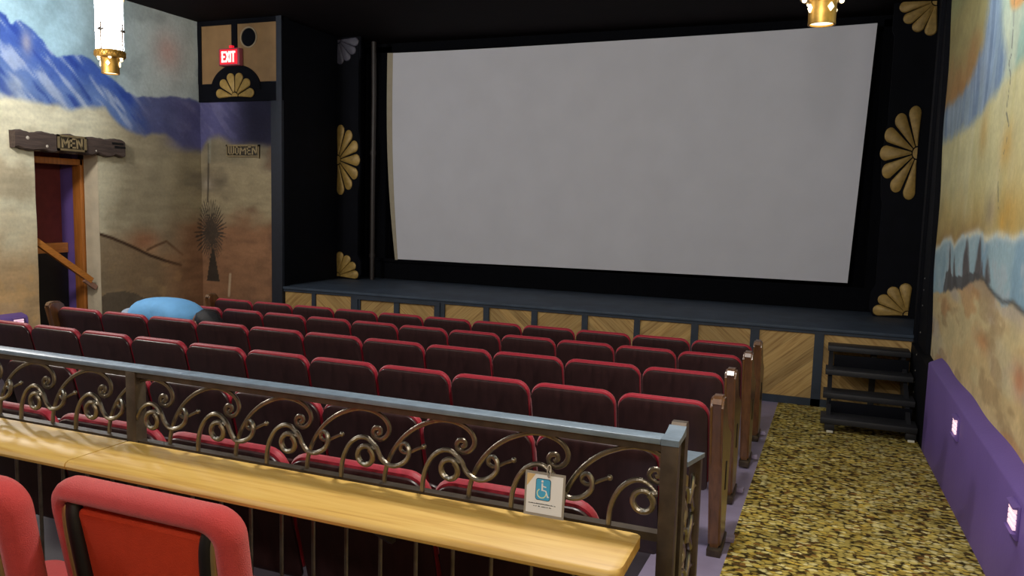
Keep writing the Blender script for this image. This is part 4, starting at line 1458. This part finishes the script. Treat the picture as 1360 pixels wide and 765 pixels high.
for zc, h in ((.715, .085), (.59, .085), (.45, .10), (.28, .09), (.10, .09)):
    mb = MB()
    pts = []
    for k in range(26):
        a = k / 25 * 3.2 * PI
        r = h * (1 - .72 * k / 25)
        pts.append((XE + .004 * math.sin(k), .24 + r * math.cos(a) * .9, zc + r * math.sin(a) * .85))
    mb.tube(pts, .0075, 8)
    pts = [(a, .68 - b, c - .02) for a, b, c in pts]
    mb.tube(pts, .0075, 8)
    rp(mb, 'return_scroll', M_wrought)

# counter tops
def counter(x0, x1, label):
    o = MB()
    yb, yf = RY - .030, RY - .275
    zt = .94
    prof = [(yb, zt - .03), (yb, zt), (yf + .014, zt), (yf + .004, zt - .006), (yf, zt - .016), (yf + .004, zt - .026), (yf + .012, zt - .03)]
    c = (x0 + x1) / 2
    if x1 > -1:
        # softened outer corner
        n = len(prof)
        vs = []
        secs = [(x0, 0), (x1 - .030, 0), (x1 - .012, .006), (x1 - .003, .016), (x1, .03)]
        for xx, ins in secs:
            vs += [(xx - c, y + (ins if y < RY - .1 else -ins * .6) - RY, z - .94) for y, z in prof]
        fs = []
        for i in range(len(secs) - 1):
            for k in range(n):
                fs.append((i * n + k, i * n + (k + 1) % n, (i + 1) * n + (k + 1) % n, (i + 1) * n + k))
        fs += [tuple(range(n)), tuple((len(secs) - 1) * n + k for k in range(n))]
        o.add(vs, fs)
    else:
        o.prism([(y - RY, z - .94) for y, z in prof], 'x', x0 - c, x1 - c)
    t = thing('counter_top', label, 'counter', (c, RY, .94))
    o.build('board', M_oak, t)
    for xx in np.arange(x0 + .25, x1, .8):
        mb = MB()
        mb.prism([(-.030, -.03), (-.20, -.03), (-.20, -.045), (-.05, -.16), (-.030, -.16)], 'x', xx - c - .008, xx - c + .008)
        mb.build('bracket', M_wroughtdk, t)
    return t
counter(-2.192, -.40, 'long light oak counter board in front of the railing, reaching the right end')
counter(-3.95, -2.198, 'light oak counter board on the far left of the railing, beyond the joint')

# ------------------------------------------------------------------ hanging access card
t = thing('wheelchair_notice', 'white laminated card with a blue wheelchair symbol hanging on the railing', 'sign', (-.668, RY - .046, .945), 0)
t.rotation_euler = (D2(-4), D2(0), 0)
W2, H2 = .0575, .122
mb = MB()
mb.box(-W2, W2, 0, .002, 0, H2)
mb.build('laminate', M_lamin, t)
mb = MB()
mb.box(-W2 + .006, W2 - .006, -.0012, 0, .008, H2 - .007)
card = mb.build('card', M_paper, t)
mb = MB()
mb.prism([(-W2 + .006, H2 - .007), (-W2 + .03, H2 - .007), (-W2 + .006, H2 - .042)], 'y', -.0018, -.0011)
mb.build('tan_corner', M_signtan, card)
def rrp(x0, x1, za, zb, r, n=5):
    pts = []
    for cx, cz, a0 in ((x1 - r, zb - r, 0), (x0 + r, zb - r, 90), (x0 + r, za + r, 180), (x1 - r, za + r, 270)):
        for k in range(n + 1):
            a = math.radians(a0 + 90 * k / n)
            pts.append((cx + r * math.cos(a), cz + r * math.sin(a)))
    return pts
mb = MB()
mb.prism(rrp(-.0255, .0175, .045, .105, .007), 'y', -.0020, -.0010)
mb.build('symbol_border', M_ink, card)
mb = MB()
mb.prism(rrp(-.024, .016, .0465, .1035, .006), 'y', -.0026, -.0018)
mb.build('symbol_field', M_blue, card)
mb = MB()
def stroke(mb, pts, r):
    mb.tube([(a, -.0027, b) for a, b in pts], r, 6, flat=.2)
mb.ball((-.0065, -.0028, .0975), .0036, (1, .25, 1), 10)
stroke(mb, [(-.0068, .092), (-.0060, .0715)], .0026)
stroke(mb, [(-.006, .0735), (.0045, .0720), (.0105, .0555), (.0140, .0575)], .0021)
stroke(mb, [(-.0062, .0845), (.0050, .0825)], .0018)
mb.build('figure', M_paper, card)
mb = MB()
stroke(mb, [(-.0075 + .0125 * math.cos(a), .0645 + .0125 * math.sin(a)) for a in [math.radians(120 + 240 * k / 18) for k in range(19)]], .0016)
mb.build('wheel', M_signcream, card)
mb = MB()
rr = random.Random(2)
for (za, xa, xb) in ((.0335, -.045, .040), (.0265, -.030, .026)):
    xx = xa
    while xx < xb:
        w_ = rr.uniform(.0014, .0026)
        if rr.random() > .14:
            mb.box(xx, xx + w_ * .75, -.0018, -.0011, za, za + rr.choice((.0016, .0022, .0026)))
        xx += w_
b = mb.build('print_line', M_ink, card)
b['label'] = 'two lines of tiny illegible print'
mb = MB()
loop = [(.011 + .005 * math.cos(a), -.004 + .004 * math.sin(a * 2) * .3, H2 + .006 + .017 * math.sin(a)) for a in [2 * PI * k / 16 for k in range(17)]]
mb.tube(loop, .0018, 6)
mb.build('clip', M_clip, t)

# ------------------------------------------------------------------ red stacking chairs
def red_chair(loc, rz, label, hs=1.0):
    """rear of the chair faces -y; origin on the floor under the back"""
    t = thing('stacking_chair', label, 'chair', loc, rz, 'red upholstered chairs at the counter')
    lean = math.radians(10)
    top = .89 * hs
    bh = .50
    xf = Matrix.Translation((0, 0, top)) @ Matrix.Rotation(lean, 4, 'X') @ Matrix.Translation((0, 0, -bh))
    # padded back: thick rounded rim around the top and sides, sunken rear
    nu, hw = 44, .285
    out = rr_outline(2 * hw, bh, .085, .05, 0, 8)
    prof = [(.052, .034), (.050, .012), (.040, .0), (.024, -.004), (.010, .004), (.002, .018), (.0, .036), (.004, .058), (.014, .074), (.03, .082), (.05, .084)]
    rings = []
    for ins, y in prof:
        rings.append([(x * (1 - .06 * (1 - z / bh)), y - .030 * (1 - (x / hw) ** 2) + .03, z) for x, z in rr_outline(2 * hw, bh, .085, .06, ins, 8)])
    m_ = len(rings[0])
    vs = [tuple(xf @ Vector(p)) for r in rings for p in r]
    fs = []
    for a in range(len(rings) - 1):
        for k in range(m_):
            fs.append((a * m_ + k, a * m_ + (k + 1) % m_, (a + 1) * m_ + (k + 1) % m_, (a + 1) * m_ + k))
    q = 9
    for base, flip in ((0, False), ((len(rings) - 1) * m_, True)):
        o_ = [base + k for k in range(m_)]
        right = o_[0:q][::-1] + o_[3 * q:4 * q][::-1]
        left = o_[q:2 * q] + o_[2 * q:3 * q]
        for k in range(len(right) - 1):
            f = (right[k], left[k], left[k + 1], right[k + 1])
            fs.append(f if not flip else f[::-1])
    mb = MB()
    mb.add(vs, fs, True)
    cu = mb.build('back_cushion', M_chairred, t, angle=70)
    mb = slab(MB(), .40, bh - .070, .03, .03, .03, .010, bow=-.02, xf=xf @ Matrix.Translation((0, .038, 0.0)), n=6)
    mb.build('rear_panel', M_chairpanel, cu)
    for s in (-1, 1):
        mb = MB()
        pts = [(s * .232, .050, bh - .060), (s * .230, .034, bh - .09), (s * .226, .026, bh - .2), (s * .216, .022, .0), (s * .212, .012, -.06)]
        P = [xf @ Vector(p) for p in pts] + [Vector((s * .20, .10, .28)), Vector((s * .215, .02, .012))]
        mb.tube(spline([tuple(p) for p in P], 5), .009, 10)
        mb.build('rear_leg', M_brassdull, t)
        mb = MB()
        pts = [(s * .212, .052, bh - .058), (s * .206, .038, bh - .10), (s * .201, .032, bh - .2), (s * .193, .028, .02)]
        mb.tube(spline([tuple(xf @ Vector(p)) for p in pts], 5), .020, 10)
        mb.build('gap_strip', M_blk_plastic, cu)
        mb = MB()
        mb.tube(spline([(s * .19, .16, .42), (s * .195, .44, .42), (s * .20, .475, .40), (s * .205, .49, .3), (s * .21, .50, .012)], 5), .0125, 10)
        mb.build('front_leg', M_brassdull, t)
    m2 = slab(MB(), .41, .42, .06, .05, .075, .03, n=8)
    m2.v = [(x, .09 + z, .42 + y) for x, y, z in m2.v]
    m2.build('seat', M_chairred, t)
    return t
red_chair((-1.455, 1.275, PZ), D2(0), 'coral red upholstered chair whose whole backrest shows below the oak counter')
red_chair((-1.93, 1.11, PZ), D2(0), 'coral red chair cut off by the left edge of the photo', 1.05)

# ------------------------------------------------------------------ person bending over between the rows
PYY = 5.72
pf = fz(PYY)
per = thing('person', 'person in light blue shirt bending far forward between the seat rows', 'person', (-6.05, PYY, pf))
per.scale = (1, 1, .952)
def skin_body(name, verts, edges, radii, mat, parent, sub=2):
    me = bpy.data.meshes.new(name)
    me.from_pydata(verts, edges, [])
    o = bpy.data.objects.new(name, me)
    COL.objects.link(o)
    o.parent = parent
    me.materials.append(mat)
    md = o.modifiers.new('skin', 'SKIN')
    md.use_smooth_shade = True
    for i, sv in enumerate(me.skin_vertices[0].data):
        sv.radius = radii[i] if isinstance(radii[i], tuple) else (radii[i], radii[i])
        sv.use_root = (i == 0)
    s = o.modifiers.new('sub', 'SUBSURF')
    s.levels = sub
    s.render_levels = sub
    return o
# local frame: +x is the direction of the bend; hips at x ~ 0
V = {}
names = []
verts = []
rad = []
edges = []
def jv(n, p, r, par=None):
    V[n] = len(verts)
    verts.append(p)
    rad.append(r)
    if par:
        edges.append((V[par], V[n]))
hz = .80
jv('pelvis', (-.02, 0, .80), .115)
jv('waist', (.14, 0, .885), .115, 'pelvis')
jv('chest', (.36, 0, .90), .115, 'waist')
jv('neckbase', (.54, 0, .85), .068, 'chest')
jv('neck', (.62, 0, .845), .055, 'neckbase')
jv('skull', (.71, 0, .835), .09, 'neck')
jv('crown', (.79, 0, .80), .085, 'skull')
for s, n in ((1, 'l'), (-1, 'r')):
    jv('hip' + n, (-.06, s * .09, .74), .095, 'pelvis')
    jv('knee' + n, (.03, s * .11, .44), .062, 'hip' + n)
    jv('ankle' + n, (-.05, s * .11, .09), .042, 'knee' + n)
    jv('toe' + n, (.10, s * .13, .035), .034, 'ankle' + n)
    jv('shoulder' + n, (.49, s * .15, .835), .05, 'neckbase')
    jv('elbow' + n, (.50, s * .205, .58), .042, 'shoulder' + n)
    jv('wrist' + n, (.62, s * .17, .36), .032, 'elbow' + n)
    jv('palm' + n, (.645, s * .165, .30), .034, 'wrist' + n)
    for k, (dx, dy, L) in enumerate(((-.028, -.01, .062), (-.010, 0, .074), (.010, 0, .078), (.028, 0, .068), (.045, .02, .045))):
        b = 'f%d%s' % (k, n)
        jv(b + 'a', (.65 + dx, s * (.165 + dy), .255 if k < 4 else .275), .0095, 'palm' + n)
        jv(b + 'b', (.665 + dx * 1.15, s * (.16 + dy), .255 - L * .55), .0085, b + 'a')
        jv(b + 'c', (.69 + dx * 1.2, s * (.155 + dy), .255 - L), .0075, b + 'b')
body = skin_body('body', verts, edges, rad, M_skin, per)
# face: nose, ears and eyes on the downward-facing head
mb = MB()
mb.ball((.72, 0, .735), .016, (1.3, 1, 1), 10)
for s in (-1, 1):
    mb.ball((.66, s * .09, .82), .026, (1, .4, 1.3), 10)
mb.build('nose_and_ears', M_skin, per)
mb = MB()
for s in (-1, 1):
    mb.ball((.755, s * .032, .742), .011, n=8)
mb.build('eye', M_white, per)
# hair: cap over the crown and nape
mb = MB()
n = 28
m = 14
vs = []
for i in range(m + 1):
    t_ = PI * i / m
    for k in range(n):
        a = 2 * PI * k / n
        rr_ = .118 * (1 + .035 * math.sin(7 * a + i) * math.sin(t_) + .02 * math.sin(13 * a + 2 * i))
        x = rr_ * 1.18 * math.cos(t_)
        yv = rr_ * .92 * math.sin(t_) * math.cos(a)
        zv = rr_ * .92 * math.sin(t_) * math.sin(a)
        if zv < -.02:
            zv = -.02 + (zv + .02) * .3
        vs.append((.735 + x, yv, .842 + zv - .25 * x * .9))
fs = []
for i in range(m):
    for k in range(n):
        fs.append((i * n + k, i * n + (k + 1) % n, (i + 1) * n + (k + 1) % n, (i + 1) * n + k))
mb.add(vs, fs, True)
mb.build('hair', M_hair, per)
# shirt: torso tube with sleeves
def loft(secs, n=28, fold=.0):
    """secs: (center, axis u, axis v, ru, rv)"""
    vs = []
    for j, (c, u, v, ru, rv) in enumerate(secs):
        c, u, v = Vector(c), Vector(u).normalized(), Vector(v).normalized()
        for k in range(n):
            a = 2 * PI * k / n
            w = 1 + fold * (math.sin(3 * a + j * 1.3) + .6 * math.sin(7 * a - j * .9))
            # superellipse for a fuller back
            ca, sa = math.cos(a), math.sin(a)
            e = .85
            vs.append(c + u * ru * w * math.copysign(abs(ca) ** e, ca) + v * rv * w * math.copysign(abs(sa) ** e, sa))
    fs = []
    for j in range(len(secs) - 1):
        for k in range(n):
            fs.append((j * n + k, j * n + (k + 1) % n, (j + 1) * n + (k + 1) % n, (j + 1) * n + k))
    fs.append(tuple(range(n)))
    fs.append(tuple((len(secs) - 1) * n + k for k in range(n)))
    return vs, fs
Y3 = (0, 1, 0)
secs = [((-.165, 0, .80), Y3, (.75, 0, .65), .165, .125), ((-.11, 0, .835), Y3, (-.6, 0, .8), .185, .15), ((-.02, 0, .865), Y3, (-.45, 0, .9), .19, .155), ((.08, 0, .885), Y3, (-.25, 0, 1), .185, .152),
        ((.20, 0, .895), Y3, (-.08, 0, 1), .185, .15), ((.32, 0, .895), Y3, (.05, 0, 1), .20, .152), ((.42, 0, .88), Y3, (.2, 0, 1), .215, .145), ((.50, 0, .855), Y3, (.4, 0, 1), .205, .12), ((.555, 0, .84), Y3, (.5, 0, .9), .15, .085), ((.60, 0, .835), Y3, (.5, 0, .9), .085, .068)]
secs[0] = ((-.085, 0, .78), Y3, (-.8, 0, .6), .172, .125)
secs[1] = ((-.06, 0, .825), Y3, (-.6, 0, .8), .180, .14)
vs, fs = loft(secs, 32, .012)
mb = MB()
mb.add(vs, fs, True)
for s in (-1, 1):
    v2, f2 = loft([((.47, s * .12, .86), (1, 0, 0), (0, 1, .3), .085, .08), ((.495, s * .175, .81), (1, 0, 0), (0, 1, .3), .082, .072), ((.50, s * .20, .70), (1, 0, 0), (0, 1, 0), .072, .062), ((.505, s * .21, .60), (1, 0, 0), (0, 1, 0), .068, .058)], 20, .012)
    mb.add(v2, f2, True)
sh = mb.build('shirt', M_shirt, per, angle=80)
sub = sh.modifiers.new('sub', 'SUBSURF')
sub.levels = 1
sub.render_levels = 1
mb = MB()
vs, fs = loft([((-.15, 0, .86), Y3, (-.7, 0, .7), .18, .075), ((-.185, 0, .80), Y3, (-.9, 0, .4), .19, .10), ((-.15, 0, .70), Y3, (1, 0, 0), .19, .13), ((-.10, 0, .62), Y3, (1, 0, 0), .18, .125)], 28, .01)
mb.add(vs, fs, True)
for s in (-1, 1):
    v2, f2 = loft([((-.07, s * .09, .68), Y3, (1, 0, 0), .10, .115), ((-.03, s * .10, .58), Y3, (1, 0, 0), .095, .105), ((.02, s * .11, .44), Y3, (1, 0, 0), .08, .085), ((-.015, s * .11, .25), Y3, (1, 0, 0), .072, .075), ((-.045, s * .11, .10), Y3, (1, 0, 0), .066, .07)], 20, .012)
    mb.add(v2, f2, True)
mb.build('trousers', M_shorts, per, angle=80)
for s in (-1, 1):
    mb = MB()
    vs, fs = loft([((-.105, s * .115, .05), Y3, (0, 0, 1), .036, .04), ((-.05, s * .115, .058), Y3, (0, 0, 1), .043, .052), ((.04, s * .12, .045), Y3, (0, 0, 1), .048, .04), ((.12, s * .125, .034), Y3, (0, 0, 1), .044, .03), ((.16, s * .13, .03), Y3, (0, 0, 1), .026, .022)], 18)
    mb.add(vs, fs, True)
    mb.build('shoe', M_shoe, per, angle=80)

# ------------------------------------------------------------------ light
w = bpy.data.worlds.new('world')
SC.world = w
w.use_nodes = True
w.node_tree.nodes['Background'].inputs['Color'].default_value = (.5, .5, .55, 1)
w.node_tree.nodes['Background'].inputs['Strength'].default_value = 0.02

def lamp(loc, power, radius, col, kind='POINT', size=None, rot=None, spread=None):
    d = bpy.data.lights.new('house_or_fill_light', kind)
    d.energy = power
    d.color = col
    if kind == 'POINT':
        d.shadow_soft_size = radius
    elif kind == 'AREA':
        d.shape = 'DISK'
        d.size = size
        if spread:
            d.spread = spread
    o = bpy.data.objects.new('house_or_fill_light', d)
    COL.objects.link(o)
    o.location = loc
    if rot:
        o.rotation_euler = rot
    return o
WARM = (1, .86, .66)
NEUT = (1, .955, .89)
COOL = (.86, .94, 1)
K = 2.0
lamp((-.75, 2.9, 3.60), 145 * K, .18, NEUT)  # unseen fill lamp added for the right wall, offset to keep lantern shadow off screen
lamp((-.134, -1.6, 3.55), 90 * K, .18, NEUT)
lamp((-7.3, 4.5, 3.55), 130 * K, .18, NEUT)  # unseen fill lamp added to brighten the left wall mural
lamp((-7.48, -1.6, 3.55), 90 * K, .18, NEUT)
lamp((-3.8, -.6, 4.2), 110 * K, .3, COOL)

SC.view_settings.view_transform = 'Standard'
SC.view_settings.look = 'None'
SC.view_settings.gamma = 1.0
SC.view_settings.use_curve_mapping = False
SC.view_settings.exposure = 0.0
